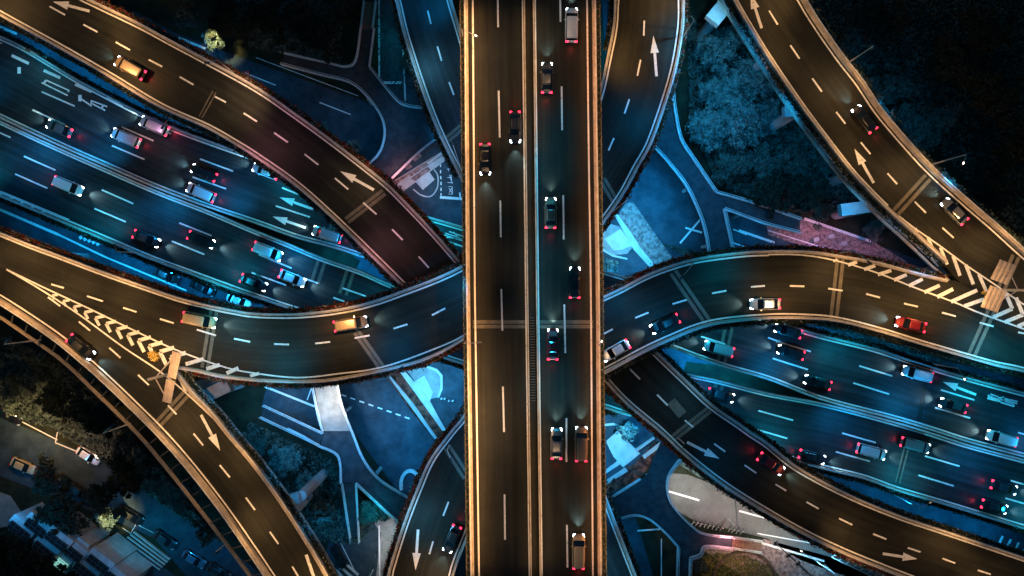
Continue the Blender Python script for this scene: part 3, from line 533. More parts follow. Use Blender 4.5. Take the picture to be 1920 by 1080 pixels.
# ------------------------------------------------------------------ footbridge network
def slab_on(root, pts, z, m, name):
    b = MB(); b.sheet([P(*p, z)[:2] for p in pts], z+.006); return b.build(name, M[m], root)
def footbridge(label, poly, rails, stairs=()):
    q = world(poly, ZF, sm=False); c = q.mean(0); r = thing('footbridge', (c[0], c[1], 0), label, 'footbridge')
    b = MB(); b.prism(q.tolist(), ZF-.6, ZF); b.build('deck', M['walk'], r)
    for rl in rails:
        pts = rl[0] if isinstance(rl, tuple) else rl; e = world(pts, ZF, 40, sm=True) if len(pts) > 2 else world(pts, ZF, 12, sm=False)
        b = MB(); b.strip(offset(e,.11), offset(e,-.11), ZF+.003, ZF+.25); b.strip(offset(e,.05), offset(e,-.05), ZF+1.0, ZF+1.08)
        rs = resample(e, max(2, int(length(e)/1.6)))
        for p in rs: b.box((p[0],p[1],ZF+.62), (.07,.07,.78))
        e2 = offset(e, .28); b.strip(offset(e2,.04), offset(e2,-.04), ZF+.85, ZF+.92)
        b.build('railing', M['rail'], r)
    for (a0, a1, b0, b1, n, m) in stairs:   # a0,a1 top edge ends; b0,b1 bottom edge ends
        A0, A1 = np.array(P(*a0, ZF)[:2]), np.array(P(*a1, ZF)[:2]); B0, B1 = np.array(P(*b0, .3)[:2]), np.array(P(*b1, .3)[:2])
        b = MB()
        for k in range(n):
            t, t2 = k/n, (k+1)/n; z = ZF-(k+1)*(ZF-.15)/n
            b.prism([tuple(A0+(B0-A0)*t), tuple(A1+(B1-A1)*t), tuple(A1+(B1-A1)*(t2-.25/n)), tuple(A0+(B0-A0)*(t2-.25/n))], z-.2, z)
        b.build('stair', M[m], r)
        for X0, Y0 in ((A0, B0), (A1, B1)):
            b = MB(); b.tube([(*X0, ZF+.9), (*Y0, 1.1)], .09, 5); b.tube([(*X0, ZF-.1), (*Y0, .1)], .14, 5); b.build('stair_railing', M['rail'], r)
    b = MB(); n = len(q)
    for i in range(0, n, 3):
        p = q[i]*.85+c*.15
        if inside(p, q): b.tube([(p[0],p[1],0),(p[0],p[1],ZF-.6)], .35, 8)
    if b.f: b.build('column', M['conc2'], r)
    return r
footbridge('dark blue footbridge fork in the upper left with two branches',
  [(677,55),(698,55),(693,127),(715,157),(742,187),(765,200),(795,204),(870,215),(880,240),(835,250),(780,290),(735,340),(680,335),(700,310),(712,290),(721,265),(720,235),(712,215),(685,180),(657,156),(528,122),(535,101),(620,120),(650,126),(664,115)],
  [[(677,55),(668,113),(650,126),(620,120),(535,101)],[(528,122),(600,141),(655,155),(687,180),(712,214),(721,240),(720,265),(710,290),(690,310)],[(702,55),(693,127)],[(693,127),(742,187),(765,200),(795,204)],[(860,236),(835,250),(790,282),(735,335)]],
  [((677,54),(699,54),(683,2),(705,2),22,'brown')])
footbridge('curved blue footbridge arm right of the tall deck, above the curved deck',
  [(1240,160),(1260,165),(1263,200),(1275,260),(1300,300),(1325,332),(1341,361),(1400,378),(1460,398),(1500,412),(1500,437),(1440,422),(1400,408),(1356,392),(1364,430),(1376,480),(1385,560),(1325,560),(1328,478),(1322,440),(1310,400),(1285,350),(1250,305),(1215,270),(1220,220)],
  [[(1260,165),(1263,200),(1275,260),(1300,300),(1341,361)],[(1341,361),(1400,378),(1460,398),(1500,412)],[(1215,265),(1250,303),(1285,348),(1310,400),(1322,440),(1328,480)],[(1356,392),(1364,430),(1374,475)],[(1356,392),(1400,408),(1440,422),(1500,437)]])
fb_ = footbridge('blue footbridge arm lower left with a brightly lit end and two stairs',
  [(585,640),(632,640),(632,715),(642,760),(662,812),(682,860),(712,898),(765,932),(800,955),(790,1000),(745,975),(700,935),(668,905),(640,905),(638,865),(628,848),(600,836),(608,810),(598,780),(585,720)],
  [[(586,722),(598,780),(606,808)],[(600,836),(628,848),(638,865),(640,905)],[(632,715),(642,760),(662,812),(682,860),(712,898),(765,932)],[(668,905),(700,935),(745,975),(790,1000)],[(540,803),(570,818),(600,836)]],
  [((606,812),(598,834),(494,760),(488,782),30,'walk'),((642,907),(668,907),(658,1017),(674,1017),30,'walk')])
slab_on(fb_, [(586,700),(631,700),(633,722),(645,765),(662,808),(608,808),(599,780)], ZF, 'pave', 'light_pool_paving')  # pale deck end, its paleness also standing in for a strong light pool
footbridge('star shaped blue footbridge junction right of the tall deck near the bottom',
  [(1275,858),(1253,890),(1250,920),(1262,950),(1300,990),(1325,1001),(1372,1006),(1372,1027),(1322,1023),(1312,1038),(1293,1045),(1290,1080),(1290,1140),(1267,1140),(1270,1025),(1245,997),(1215,972),(1190,965),(1165,970),(1140,925),(1170,920),(1215,890),(1225,860),(1240,830)],
  [[(1275,858),(1253,890),(1250,920),(1262,950),(1300,990),(1325,1001),(1372,1006)],[(1165,970),(1190,965),(1215,972),(1245,997),(1270,1025)],[(1270,1025),(1267,1130)],[(1372,1027),(1322,1023),(1312,1038),(1293,1045)],[(1293,1045),(1290,1130)],[(1148,930),(1200,897)]],
  [((1374,1007),(1374,1027),(1430,1015),(1428,1036),22,'brown')])
# thin paving sheet below ground level
patch('pavement', [(740,960),(1,1),(2,1)], -5, M['pave'])

# ------------------------------------------------------------------ traffic islands and planted medians
def island(label, parts, name='traffic_island'):
    c = np.mean([P(*p) for p in parts[0][1]], 0); r = thing(name, (c[0],c[1],0), label, 'traffic island')
    for (nm, pts, z0, z1, m) in parts:
        b = MB(); b.prism([P(*p)[:2] for p in pts], z0, z1); b.build(nm, M[m], r)
    return r
island('pink paved island with pale slabs and a white ramp, left of the tall deck', [
  ('kerb', [(737,340),(831,283),(838,299),(750,363)], .001,.14,'pale'), ('paving', [(739,341),(830,284),(834,290),(746,347)], .14,.17,'brick'),
  ('paving', [(754,310),(765,303),(774,313),(763,319)], .02,.16,'brick'),('paving', [(771,297),(786,286),(791,294),(777,303)], .02,.16,'brick'),
  ('paving',[(770,335),(802,312),(808,319),(778,340)],.14,.19,'brick'),('slab',[(740,349),(768,328),(771,332),(744,352)],.14,.3,'pale'),('slab',[(800,306),(827,286),(829,290),(804,309)],.14,.3,'pale'),
  ('ramp',[(780,342),(805,322),(815,337),(793,356)],.02,.2,'pale')])
b = MB(); e = world([(775,355),(790,366),(808,368),(820,352),(821,330),(814,318)], 0, 30); b.strip(offset(e,.12), offset(e,-.12), .02, .16); tag(b.build('kerb', M['pale']), 'rounded pale kerb loop below the pink paved island', 'kerb')
island('large brick island with a pale path and white paved corner, right of the tall deck', [
  ('paving', [(1172,382),(1186,378),(1205,405),(1236,450),(1266,490),(1232,505),(1200,475),(1158,405)], .001,.16,'brick'),
  ('path', [(1152,404),(1158,402),(1180,432),(1202,466),(1230,500),(1222,505),(1188,468)], .001,.22,'pale'),
  ('paving', [(1128,440),(1145,420),(1162,425),(1187,462),(1176,476),(1150,478),(1126,466)], .001,.14,'pave'),
  ('slab', [(1133,448),(1163,430),(1186,460),(1166,468),(1150,470)], .14,.26,'pale'), ('kerb', [(1126,464),(1150,478),(1176,484),(1176,487),(1148,481),(1126,468)], .001,.2,'pale')])
island('red planted median with a pale path and white corner, lower left of the tall deck', [
  ('planting', [(722,702),(736,697),(756,700),(790,742),(834,806),(846,830),(820,830),(770,770)], .001,.14,'redsoil'),
  ('path', [(750,697),(758,694),(790,732),(806,752),(836,806),(830,808),(785,745)], .001,.24,'pale'),
  ('barrier', [(730,707),(733,705),(776,757),(820,820),(816,823)], .001,.6,'conc2'),
  ('paving', [(762,694),(800,688),(823,697),(829,712),(827,735),(820,745),(808,748),(790,730)], .001,.14,'pave'),
  ('slab', [(776,716),(796,704),(812,735),(806,752),(796,738)], .14,.26,'pale'), ('kerb', [(800,685),(820,692),(830,704),(830,730),(823,746),(820,744),(826,729),(826,706),(817,696),(800,689)], .001,.22,'pale')])
island('blue paved island with white slabs, lower right of the tall deck', [
  ('planting', [(1133,905),(1160,885),(1190,870),(1225,830),(1240,838),(1218,872),(1205,890),(1185,905),(1140,925)], .001,.13,'redsoil'),
  ('slab', [(1136,827),(1158,808),(1190,840),(1200,850),(1168,876),(1150,856)], .001,.24,'pale'),
  ('slab', [(1204,854),(1238,828),(1242,835),(1208,860)], .02,.2,'pale'),('slab', [(1133,902),(1172,876),(1177,883),(1137,908)], .14,.24,'pale'),('slab', [(1131,884),(1160,862),(1166,868),(1132,890)], .001,.2,'pale'),
  ('barrier', [(1190,842),(1225,818),(1227,821),(1193,846)], .001,.7,'conc2'),('kerb',[(1130,795),(1150,793),(1180,803),(1180,806),(1150,797),(1130,799)],.001,.2,'pale')])
b = MB(); b.prism([P(x,y)[:2] for x,y in [(752,880+0),(760,878),(784,890),(784,920),(753,920)]], .001, .12)
e = world([(753,918),(753,900),(760,886),(771,882),(781,888),(785,900)], 0, 30); b = MB(); b.strip(offset(e,.3), offset(e,-.3), .02, .6); tag(b.build('barrier_wall', M['rail']), 'pale rounded horseshoe wall beside the lower S shaped ramp', 'wall')
b = MB(); e = world([(1395+58*math.cos(t), 1085+52*math.sin(t)) for t in np.linspace(0, 6.28, 30)], 0, 60, sm=False); b.strip(offset(e,.2), offset(e,-.2), .02, .5); tag(b.build('planter_wall', M['bark']), 'round raised planter at the bottom right of the footbridge junction', 'planter')

# ------------------------------------------------------------------ trees
def tree_proto(R, H, m, nclump=46, per=130, leaf=.22, seed=1):
    rg = np.random.default_rng(seed); r = thing('tree', (0,0,0), 'x', 'tree')
    b = MB(); b.tube([(0,0,0),(.1,0,H*.35),(.05,.1,H*.6)], .28, 8, .12); t = b.build('trunk', M['bark'], r, local=True)
    cs = []; 
    for k in range(nclump):
        v = rg.normal(size=3); v /= np.linalg.norm(v); v[2] = abs(v[2])*.9-.15; rad = rg.uniform(.45, 1.0)
        wob = 1+.22*math.sin(3*math.atan2(v[1], v[0])+seed)+.12*math.sin(7*math.atan2(v[1], v[0])+2*seed)
        c = np.array([v[0]*R*rad*wob, v[1]*R*rad*wob, H*.62+v[2]*H*.36*rad]); s = rg.uniform(.4, 1.5)*R*.2
        q = rg.normal(size=(per,3)); q /= np.linalg.norm(q, axis=1)[:,None]; q *= (rg.uniform(.35,1.2,per))[:,None]; q *= rg.uniform(.6,1.4,3)*np.array([1,1,.6]); cs.append(c+q*s)
        if k % 7 == 0: b = MB(); b.tube([(0,0,H*.4), tuple(c*np.array([.55,.55,1])*.9), tuple(c)], .09, 5, .03); b.build('branch', M['bark'], r, local=True)
    f = quads_mesh('crown', leaves(np.concatenate(cs), leaf, .3), M[m]); f.parent = r
    return r
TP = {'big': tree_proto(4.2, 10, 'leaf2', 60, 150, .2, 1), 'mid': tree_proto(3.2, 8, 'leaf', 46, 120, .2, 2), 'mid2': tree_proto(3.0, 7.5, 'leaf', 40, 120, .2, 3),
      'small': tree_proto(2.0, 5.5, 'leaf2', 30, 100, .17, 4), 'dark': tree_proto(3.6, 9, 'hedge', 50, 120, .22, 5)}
def put_tree(kind, x, y, s, label, group='trees', rz=None, h=8):
    r = copy_tree(TP[kind]); q = P(x, y, h*.7*s); r.location = (q[0], q[1], 0); r.scale = (s*random.uniform(.88,1.15), s*random.uniform(.88,1.15), s*random.uniform(.85,1.2)); r.rotation_euler.z = random.uniform(0, 6.28) if rz is None else rz
    tag(r, label, 'tree', group)
for a in [('big',1340,95,.95,'pale blue lit tree just below the white pier cap at the top right'),('big',1395,60,.7,'tree squeezed against the top right ramp near the pier cap'),('big',1345,175,.9,'pale lit tree in the middle of the row right of the S shaped ramp'),('big',1400,150,.9,'broad tree right of the pale lit row, beside the top right ramp'),
  ('big',1325,245,.85,'blue lit tree above the bend of the curved footbridge'),('big',1385,235,1.0,'large lit tree at the centre of the grove right of the tall deck'),('big',1440,220,.8,'tree left of the small blue pier cap of the top right ramp'),('mid',1370,310,1.0,'dim tree just right of the curved footbridge'),('mid',1430,300,1.1,'dim tree at the lower middle of the right grove'),('mid2',1490,300,1.1,'dim tree against the top right ramp, low in the grove'),
  ('dark',1440,365,1.0,'dark tree above the two armed footbridge end'),('dark',1510,365,1.0,'dark tree left of the lowest blue pier cap'),('mid2',1540,400,.7,'small dark tree above the purple lit pavement'),('mid',1640,430,.7,'bushy tree at the right end of the purple lit pavement'),('mid2',1290,60,.7,'tree close to the right side of the S shaped ramp at the top'),
  ('mid',1590,95,.9,'tree outside the top right ramp, nearest the top'),('dark',1650,50,1.2,'dark tree in the far top right, above the lamp with the long arm'),('mid2',1690,160,1.1,'bluish tree right of the lamp on the top right ramp'),('mid',1700,235,1.2,'bluish tree between the two long lamp arms'),('mid',1760,230,1.2,'bluish tree above the lower long lamp arm'),
  ('dark',1780,120,1.3,'nearly black tree in the upper right darkness'),('dark',1850,60,1.3,'nearly black tree in the top right corner'),('dark',1860,180,1.3,'nearly black tree at the right edge, upper part'),('dark',1850,350,1.2,'dark tree right of the lower lamp arm'),('dark',1900,270,1.2,'dark tree at the right edge below the corner'),('mid2',1640,160,.8,'small tree hugging the outer edge of the top right ramp'),
  ('dark',560,40,1.25,'huge dark tree at the top left of centre'),('dark',610,75,1.0,'dark tree left of the brown footbridge stair'),('dark',500,30,1.0,'dark tree at the top, left of the huge dark one'),('dark',430,40,1.0,'dark tree right of the golden lit tree'),('mid2',345,30,.8,'dim tree at the top beside the top left ramp'),('dark',640,20,.9,'dark tree at the top edge left of the stair'),
  ('mid',600,245,.7,'dim tree between the upper left street and the dark ramp'),('small',655,275,.9,'small dim tree beside the footbridge rail, above the dark ramp'),('mid2',760,120,.5,'thin tree between the street and the blue road'),
  ('big',540,855,.75,'round pale tree left of the lower left footbridge'),('mid',480,840,.75,'tree tucked against the lower left ramp'),('mid',500,910,.7,'tree lower down against the lower left ramp'),('small',575,915,1.2,'pale feathery tree under the lower left pier cap'),('mid2',600,960,.9,'dark tree left of the long lower stair'),('mid',700,960,.8,'green tree right of the long lower stair'),('small',775,925,.6,'small tree inside the horseshoe wall'),
  ('mid2',50,690,1.0,'tree near the left edge, outside the steel frame'),('dark',130,690,1.2,'dark tree left of the steel frame, upper part'),('mid',30,740,.9,'brownish tree above the parked car at the left edge'),('dark',110,750,1.1,'dark tree over the lit parking street'),('dark',190,770,1.2,'dark tree beside the steel frame above the white car'),('mid2',220,840,1.0,'dark tree right of the white car'),
  ('dark',250,890,1.1,'dark tree halfway along the steel frame'),('mid',330,930,1.0,'green tinged tree beside the steel frame, lower part'),('mid2',390,1000,.8,'dark tree under the steel frame at the bottom'),('dark',90,900,.9,'dark tree over the row of parked cars'),('dark',120,960,1.1,'black tree above the town houses'),('dark',60,1055,1.4,'black tree in the bottom left corner'),('dark',10,1040,1.2,'black tree on the left edge below the pale roof'),('dark',200,930,.9,'dark tree above the golden lit one'),
  ('mid2',1310,1060,.6,'low shrub like tree left of the round planter'),('small',1180,815,.9,'sparkling small tree above the white slabs, lower right'),('small',1145,500,.9,'small tree in the blue corner right of the tall deck')]:
    put_tree(a[0], a[1], a[2], a[3], a[4])
put_tree('small', 388, 60, 1.25, 'golden lit tree beside the top left ramp', 'trees'); put_tree('small', 182, 985, 1.2, 'golden lit tree above the town houses', 'trees')
for x, y, c_, pw in ((388,62,GOLD,12000),(183,987,GOLD,10000)): q = P(x, y, 9); spot(q, 0, 10.5, c_, pw, cone=48)
for t_ in TP.values():
    for ch_ in list(t_.children): bpy.data.objects.remove(ch_)
    bpy.data.objects.remove(t_)
# grass and undergrowth
def scatter(name, poly, n, m, label, size=.16, h=.35, kind='stuff'):
    q = world(poly, 0, sm=False); lo, hi = q.min(0), q.max(0); pts = []
    while len(pts) < n:
        c = RNG.uniform(lo, hi)
        if inside(c, q): pts.append(c)
    pts = np.array(pts); V = leaves(np.c_[pts, RNG.uniform(.05, h, n)], size); o = quads_mesh(name, V, M[m]); tag(o, label, kind=kind)
scatter('grass', [(1310,1045),(1345,1035),(1400,1042),(1445,1060),(1470,1090),(1400,1120),(1320,1120)], 4500, 'grass', 'rough grass on the round planter')
scatter('ground_cover', [(1270,868),(1290,862),(1440,945),(1500,985),(1440,950),(1330,905)], 2500, 'leaf2', 'low shrubs below the lower right ramp',.2,.8)
scatter('ground_cover', [(0,440),(120,470),(330,545),(300,555),(0,450)], 1500, 'leaf', 'low plants between the curved deck and the parked cars')
scatter('ground_cover', [(1570,615),(1700,650),(1800,690),(1830,712),(1700,672),(1560,640)], 2500, 'leaf', 'low plants in the gap left of the right turn arrow')
scatter('ground_cover', [(1280,480),(1240,455),(1300,470),(1330,480),(1310,500)], 1500, 'leaf', 'dark shrubs behind the brick island')
scatter('ground_cover', [(650,910),(700,950),(690,1000),(660,1020),(560,1010),(480,900),(440,840),(470,790),(600,850),(635,870)], 7000, 'leaf', 'undergrowth round the lower left trees',.25,.8)
scatter('ground_cover', [(1290,40),(1370,60),(1540,300),(1620,380),(1500,400),(1350,350),(1290,240)], 16000, 'leaf', 'undergrowth beneath the right grove',.3,1.2)
scatter('ground_cover', [(1520,0),(1960,-20),(1960,480),(1860,390),(1620,140)], 16000, 'leaf', 'dark undergrowth in the top right',.3,1.0)
scatter('ground_cover', [(-20,620),(80,660),(260,830),(420,1020),(300,940),(100,800),(-20,770)], 12000, 'leaf', 'dark undergrowth left of the steel frame',.3,1.0)
scatter('ground_cover', [(700,-20),(708,-20),(708,120),(760,190),(755,150),(790,200),(770,120),(752,60),(735,-10),(736,-20),(730,-20),(750,60),(760,100),(757,90)], 1200, 'leaf', 'thin verge beside the top centre street')
scatter('ground_cover', [(470,90),(640,120),(640,10),(560,-20),(420,-20)], 6000, 'leaf', 'undergrowth beneath the huge dark tree',.3,.8)

# ------------------------------------------------------------------ cars
def loft(b, secs):
    n = len(secs[0]); vs = [v for s in secs for v in s]; fs = []
    for i in range(len(secs)-1):
        for k in range(n): fs.append((i*n+k, (i+1)*n+k, (i+1)*n+(k+1) % n, i*n+(k+1) % n))
    fs.append(tuple(range(n))); fs.append(tuple((len(secs)-1)*n+k for k in range(n))[::-1]); b.add(vs, fs)
def carbody(kind):
    """profile: x, half width, z low, z shoulder, z top"""
    if kind == 'van': L, W = 5.2, 1.95; prof = [(-2.6,.86,.45,.9,1.0),(-2.5,.93,.3,1.05,1.2),(-1.2,.97,.28,1.1,1.25),(1.4,.97,.28,1.08,1.2),(2.2,.92,.3,.95,1.05),(2.55,.8,.4,.75,.85)]
    elif kind == 'bus': L, W = 8.2, 2.3; prof = [(-4.1,1.05,.45,1.4,1.5),(-4.0,1.13,.35,1.5,1.6),(3.8,1.13,.35,1.5,1.6),(4.1,1.05,.45,1.3,1.4)]
    else: L, W = 4.7, 1.82; prof = [(-2.35,.72,.45,.75,.82),(-2.2,.85,.3,.85,.98),(-1.3,.9,.25,.9,1.02),(.9,.91,.25,.86,.98),(1.9,.86,.28,.72,.84),(2.25,.74,.32,.6,.7),(2.38,.6,.4,.52,.6)]
    b = MB(); secs = [[(x,-w_,zl),(x,-w_*1.02,zs*.7),(x,-w_*.95,zs),(x,-w_*.6,zt),(x,w_*.6,zt),(x,w_*.95,zs),(x,w_*1.02,zs*.7),(x,w_,zl)] for x, w_, zl, zs, zt in prof]
    loft(b, secs); return b
def make_car(kind):
    r = thing('car', (0,0,0), 'x', 'car'); white = M['_body']
    body = carbody(kind).build('body', white, r, local=True, smooth=False)
    if kind == 'van': cab = (-2.35,-2.1,1.0,1.95,1.85); 
    rf = {'sedan': (-1.95,-1.15,.35,1.25,1.44,.78,.62), 'van': (-2.5,-2.25,.9,1.7,1.85,.86,.74), 'bus': (-4.05,-3.95,3.7,4.05,2.7,1.08,1.0)}[kind]
    x0, x1, x2, x3, zt, wl, wt = rf; zb = {'sedan':.95,'van':1.15,'bus':1.45}[kind]
    b = MB(); b.add([(x0,-wl,zb),(x0,wl,zb),(x3,-wl,zb),(x3,wl,zb),(x1,-wt,zt-.04),(x1,wt,zt-.04),(x2,-wt,zt-.04),(x2,wt,zt-.04)], [(0,1,5,4),(1,3,7,5),(3,2,6,7),(2,0,4,6),(4,5,7,6)]); b.build('window', M['glass'], r, local=True)
    b = MB(); e = .05; loft(b, [[(x1-.08,-wt-e+.06,zt-.06),(x1-.08,-wt+.12,zt-.01),(x1-.08,wt-.12,zt-.01),(x1-.08,wt+e-.06,zt-.06)],[(x1+.15,-wt-e,zt-.05),(x1+.15,-wt+.1,zt+.04),(x1+.15,wt-.1,zt+.04),(x1+.15,wt+e,zt-.05)],[(x2-.1,-wt-e,zt-.05),(x2-.1,-wt+.1,zt+.04),(x2-.1,wt-.1,zt+.04),(x2-.1,wt+e,zt-.05)],[(x2+.1,-wt-e+.05,zt-.08),(x2+.1,-wt+.12,zt-.02),(x2+.1,wt-.12,zt-.02),(x2+.1,wt+e-.05,zt-.08)]])
    b.build('roof', white, r, local=True)
    hx, hw = {'sedan':(2.12,.66),'van':(2.35,.72),'bus':(4.0,.85)}[kind]; hz = {'sedan':.66,'van':.86,'bus':1.1}[kind]
    for s in (-1, 1):
        b = MB(); b.add([(hx-.2,s*(hw-.17),hz+.12),(hx-.2,s*(hw+.17),hz+.08),(hx+.24,s*(hw-.16),hz-.06),(hx+.2,s*(hw+.1),hz-.06),(hx-.2,s*(hw-.17),hz-.1),(hx-.2,s*(hw+.17),hz-.14),(hx+.24,s*(hw-.16),hz-.2),(hx+.2,s*(hw+.1),hz-.2)],
            [(0,2,3,1),(2,6,7,3),(1,3,7,5),(0,4,6,2)]); b.build('headlight', M['head'], r, local=True)
        tx = {'sedan':-2.25,'van':-2.55,'bus':-4.06}[kind]; tz = {'sedan':.86,'van':1.05,'bus':1.35}[kind]
        b = MB(); b.box((tx,s*(hw-.02),tz-.05), (.26,.36,.26)); b.build('taillight', M['tail'], r, local=True)
        wb = {'sedan':1.4,'van':1.55,'bus':2.6}[kind]; ww = {'sedan':.84,'van':.9,'bus':1.06}[kind]
        for fx in (-1, 1):
            b = MB(); b.tube([(fx*wb, s*(ww-.12), .33),(fx*wb, s*(ww+.11), .33)], .33, 14); b.build('wheel', M['tyre'], r, local=True)
        if kind != 'bus': b = MB(); b.box((.75,s*(ww+.14),1.0), (.2,.2,.12)); b.build('mirror', white, r, local=True)
    return r
for_bevel = ('body','roof','window')
M['_body'] = paintmat('body_paint', (.5,.5,.5))
CP = {k: make_car(k) for k in ('sedan','van','bus')}
for c_ in CP.values():
    for ch_ in c_.children:
        if ch_.name.split('.')[0] in for_bevel:
            md = ch_.modifiers.new('bevel','BEVEL'); md.width = .1; md.segments = 3; md.limit_method = 'ANGLE'; md.angle_limit = math.radians(18)
PM = {k: paintmat('paint_'+k, c) for k, c in {'white':(.8,.82,.84),'silver':(.5,.52,.54),'black':(.012,.013,.015),'dark':(.035,.04,.045),'grey':(.16,.17,.18),'red':(.25,.015,.02),'gold':(.5,.36,.2),'bronze':(.28,.2,.13),'pink':(.78,.62,.64),'blue':(.1,.16,.22)}.items()}
def car(x, y, z, dx, dy, col, label, kind='sedan', lit=True, beam=1300, grp='moving cars'):
    r = copy_tree(CP[kind]); q = P(x, y, z); a = math.atan2(-dy, dx); r.location = (q[0], q[1], z+.008); r.rotation_euler.z = a; tag(r, label, {'sedan':'car','van':'van','bus':'bus'}[kind], grp)
    if lit:
        l = bpy.data.lights.new('taillight_glow','SPOT'); l.energy = 110; l.color = (1,.03,.06); l.spot_size = math.radians(110); l.spot_blend = 1; l.shadow_soft_size = .1
        f = Vector((math.cos(a), math.sin(a), 0)); o = bpy.data.objects.new('taillight_glow', l); o.location = Vector(r.location)-f*2.85+Vector((0,0,.8)); o.rotation_euler = (-f+Vector((0,0,-.5))).to_track_quat('-Z','Y').to_euler(); COL.objects.link(o)
    r.name = {'sedan':'car','van':'van','bus':'minibus'}[kind]
    for ch_ in r.children:
        n = ch_.name.split('.')[0]
        if n in ('body','roof','mirror'): ch_.material_slots[0].link = 'OBJECT'; ch_.material_slots[0].material = PM[col]
        if not lit and n in ('headlight','taillight'): ch_.material_slots[0].link = 'OBJECT'; ch_.material_slots[0].material = M['headoff' if n == 'headlight' else 'tailoff']
    if lit:
        f = Vector((math.cos(a), math.sin(a), 0)); L = {'sedan':2.5,'van':2.7,'bus':4.3}[kind]
        l = bpy.data.lights.new('headlight_beam','SPOT'); l.energy = beam; l.color = (.6,.95,1); l.spot_size = math.radians(75); l.spot_blend = 1; l.shadow_soft_size = .12
        o = bpy.data.objects.new('headlight_beam', l); o.location = Vector(r.location)+f*(L+.05)+Vector((0,0,.75)); o.rotation_euler = (f+Vector((0,0,-.16))).to_track_quat('-Z','Y').to_euler(); COL.objects.link(o)
    return r
up_, dn = (.012,-1), (.012,1)
W1, E1 = (-.915,-.4), (.925,.38); W2, E2 = (-.965,-.26), (.965,.26)
for c in [
 (1071,50,ZT,*up_,'white','pale van nearest the top of the tall deck, right lanes','van'),(1025,148,ZT,*up_,'dark','dark car second from the top in the right lanes of the tall deck'),(966,240,ZT,*dn,'dark','dark car left of the median on the tall deck, red lights towards the top'),
 (910,300,ZT,*dn,'black','black car heading down in the leftmost lane of the tall deck'),(1032,400,ZT,*up_,'bronze','bronze car right of the median in the upper middle of the tall deck'),(1077,530,ZT,*up_,'black','black car just above the cross joint of the tall deck, outer right lane'),
 (1036,645,ZT,*up_,'red','dark red car just below the cross joint of the tall deck'),(1043,830,ZT,*up_,'grey','grey brown car, left one of the pair driving side by side on the tall deck'),(1089,830,ZT,*up_,'bronze','bronze car, right one of the pair driving side by side on the tall deck','van'),(1084,1030,ZT,*up_,'gold','golden van at the bottom of the tall deck','van'),
 (293,238,ZA,*W1,'white','white van nearest the hedge on the upper left highway','van'),(240,260,ZA,*W1,'pink','pinkish white car below the hedge side van, upper left highway','van'),(115,242,ZA,*W1,'grey','grey car leftmost in the upper left carriageway'),
 (385,325,ZA,*W1,'black','black car with bright red tail lights above the pink car'),(380,362,ZA,*W1,'pink','pink white van next to the median of the left highway','van'),(500,322,ZA,-.93,-.36,'white','white car half hidden under the edge of the top left ramp'),(615,440,ZA,-.95,-.3,'silver','silver van near the two joint strips left of centre','van'),
 (133,350,ZA,*E1,'white','white van alone at the left of the lower carriageway','van'),(278,448,ZA,*E1,'dark','dark car with glaring headlights near the left hatched edge'),(380,450,ZA,*E1,'black','black car with white headlights in the middle of the lower left carriageway'),
 (505,472,ZA,*E1,'white','white van right of the black car, nearest the median','van'),(550,522,ZA,*E1,'white','white car before the joint strips in the lower left carriageway'),(478,530,ZA,*E1,'dark','dark car at the hedge edge, below the white vans'),
 (1345,653,ZA,*W2,'silver','silver car just right of the tall deck on the far carriageway','van'),(1475,620,ZA,*W2,'dark','dark car close under the right curved deck'),(1480,660,ZA,*W2,'black','black car with bright headlights in the middle of the far right carriageway'),(1530,716,ZA,*W2,'black','black car nearest the median in the far right carriageway'),
 (1715,700,ZA,*W2,'white','white van by the right hand hedge, left of the painted arrow','van'),(1783,759,ZA,*W2,'dark','dark car below the painted arrow on the right'),(1872,820,ZA,*W2,'white','white van at the right edge beside the median','van'),
 (1350,740,ZA,*E2,'dark','dark car by the right ramp hedge where the median splits'),(1520,855,ZA,*E2,'dark','dark car with strong red tail lights beside the lower right ramp'),(1630,845,ZA,*E2,'silver','silver blue van left of the pink tailed car','van'),(1712,833,ZA,*E2,'grey','grey van with pink tail lights near the median, right side','van'),
 (1878,912,ZA,*E2,'dark','dark car with red tail lights at the right edge, upper one of two'),(1860,948,ZA,*E2,'dark','dark car with violet tail lights at the right edge, lower one of two'),
 (248,130,ZD,-.87,-.49,'bronze','brown van on the top left ramp','van'),(1443,868,ZD,.83,.56,'red','red car with the brightest red tail lights on the lower right ramp'),
 (378,600,ZS,.975,.2,'gold','tan van with red tail lights on the left curved deck','van'),(660,607,ZS,.985,-.16,'bronze','bronze van at the middle of the left curved deck','van'),(1432,570,ZS,-1,.01,'silver','silver car at the crest of the right curved deck'),(1245,607,ZS,-.91,.41,'black','black car on the right curved deck near the tall deck'),
 (1153,657,ZS,-.87,.5,'white','white car emerging beside the tall deck on the right curved deck'),(1703,608,ZS,-.965,-.22,'red','dark red car on the right curved deck below the chevrons'),
 (156,650,ZS,.76,.65,'black','black car on the lower left ramp'),(1617,225,ZS,-.6,-.8,'black','black car on the top right ramp, the upper one'),(1785,397,ZS,-.69,-.72,'grey','grey car on the top right ramp, the lower one'),
 (848,1008,ZC,-.38,.92,'dark','dark car with thin yellow streaks at the bottom of the S shaped ramp')]:
    kw = {'kind': c[7]} if len(c) > 7 else {}
    car(*c[:7], **kw)
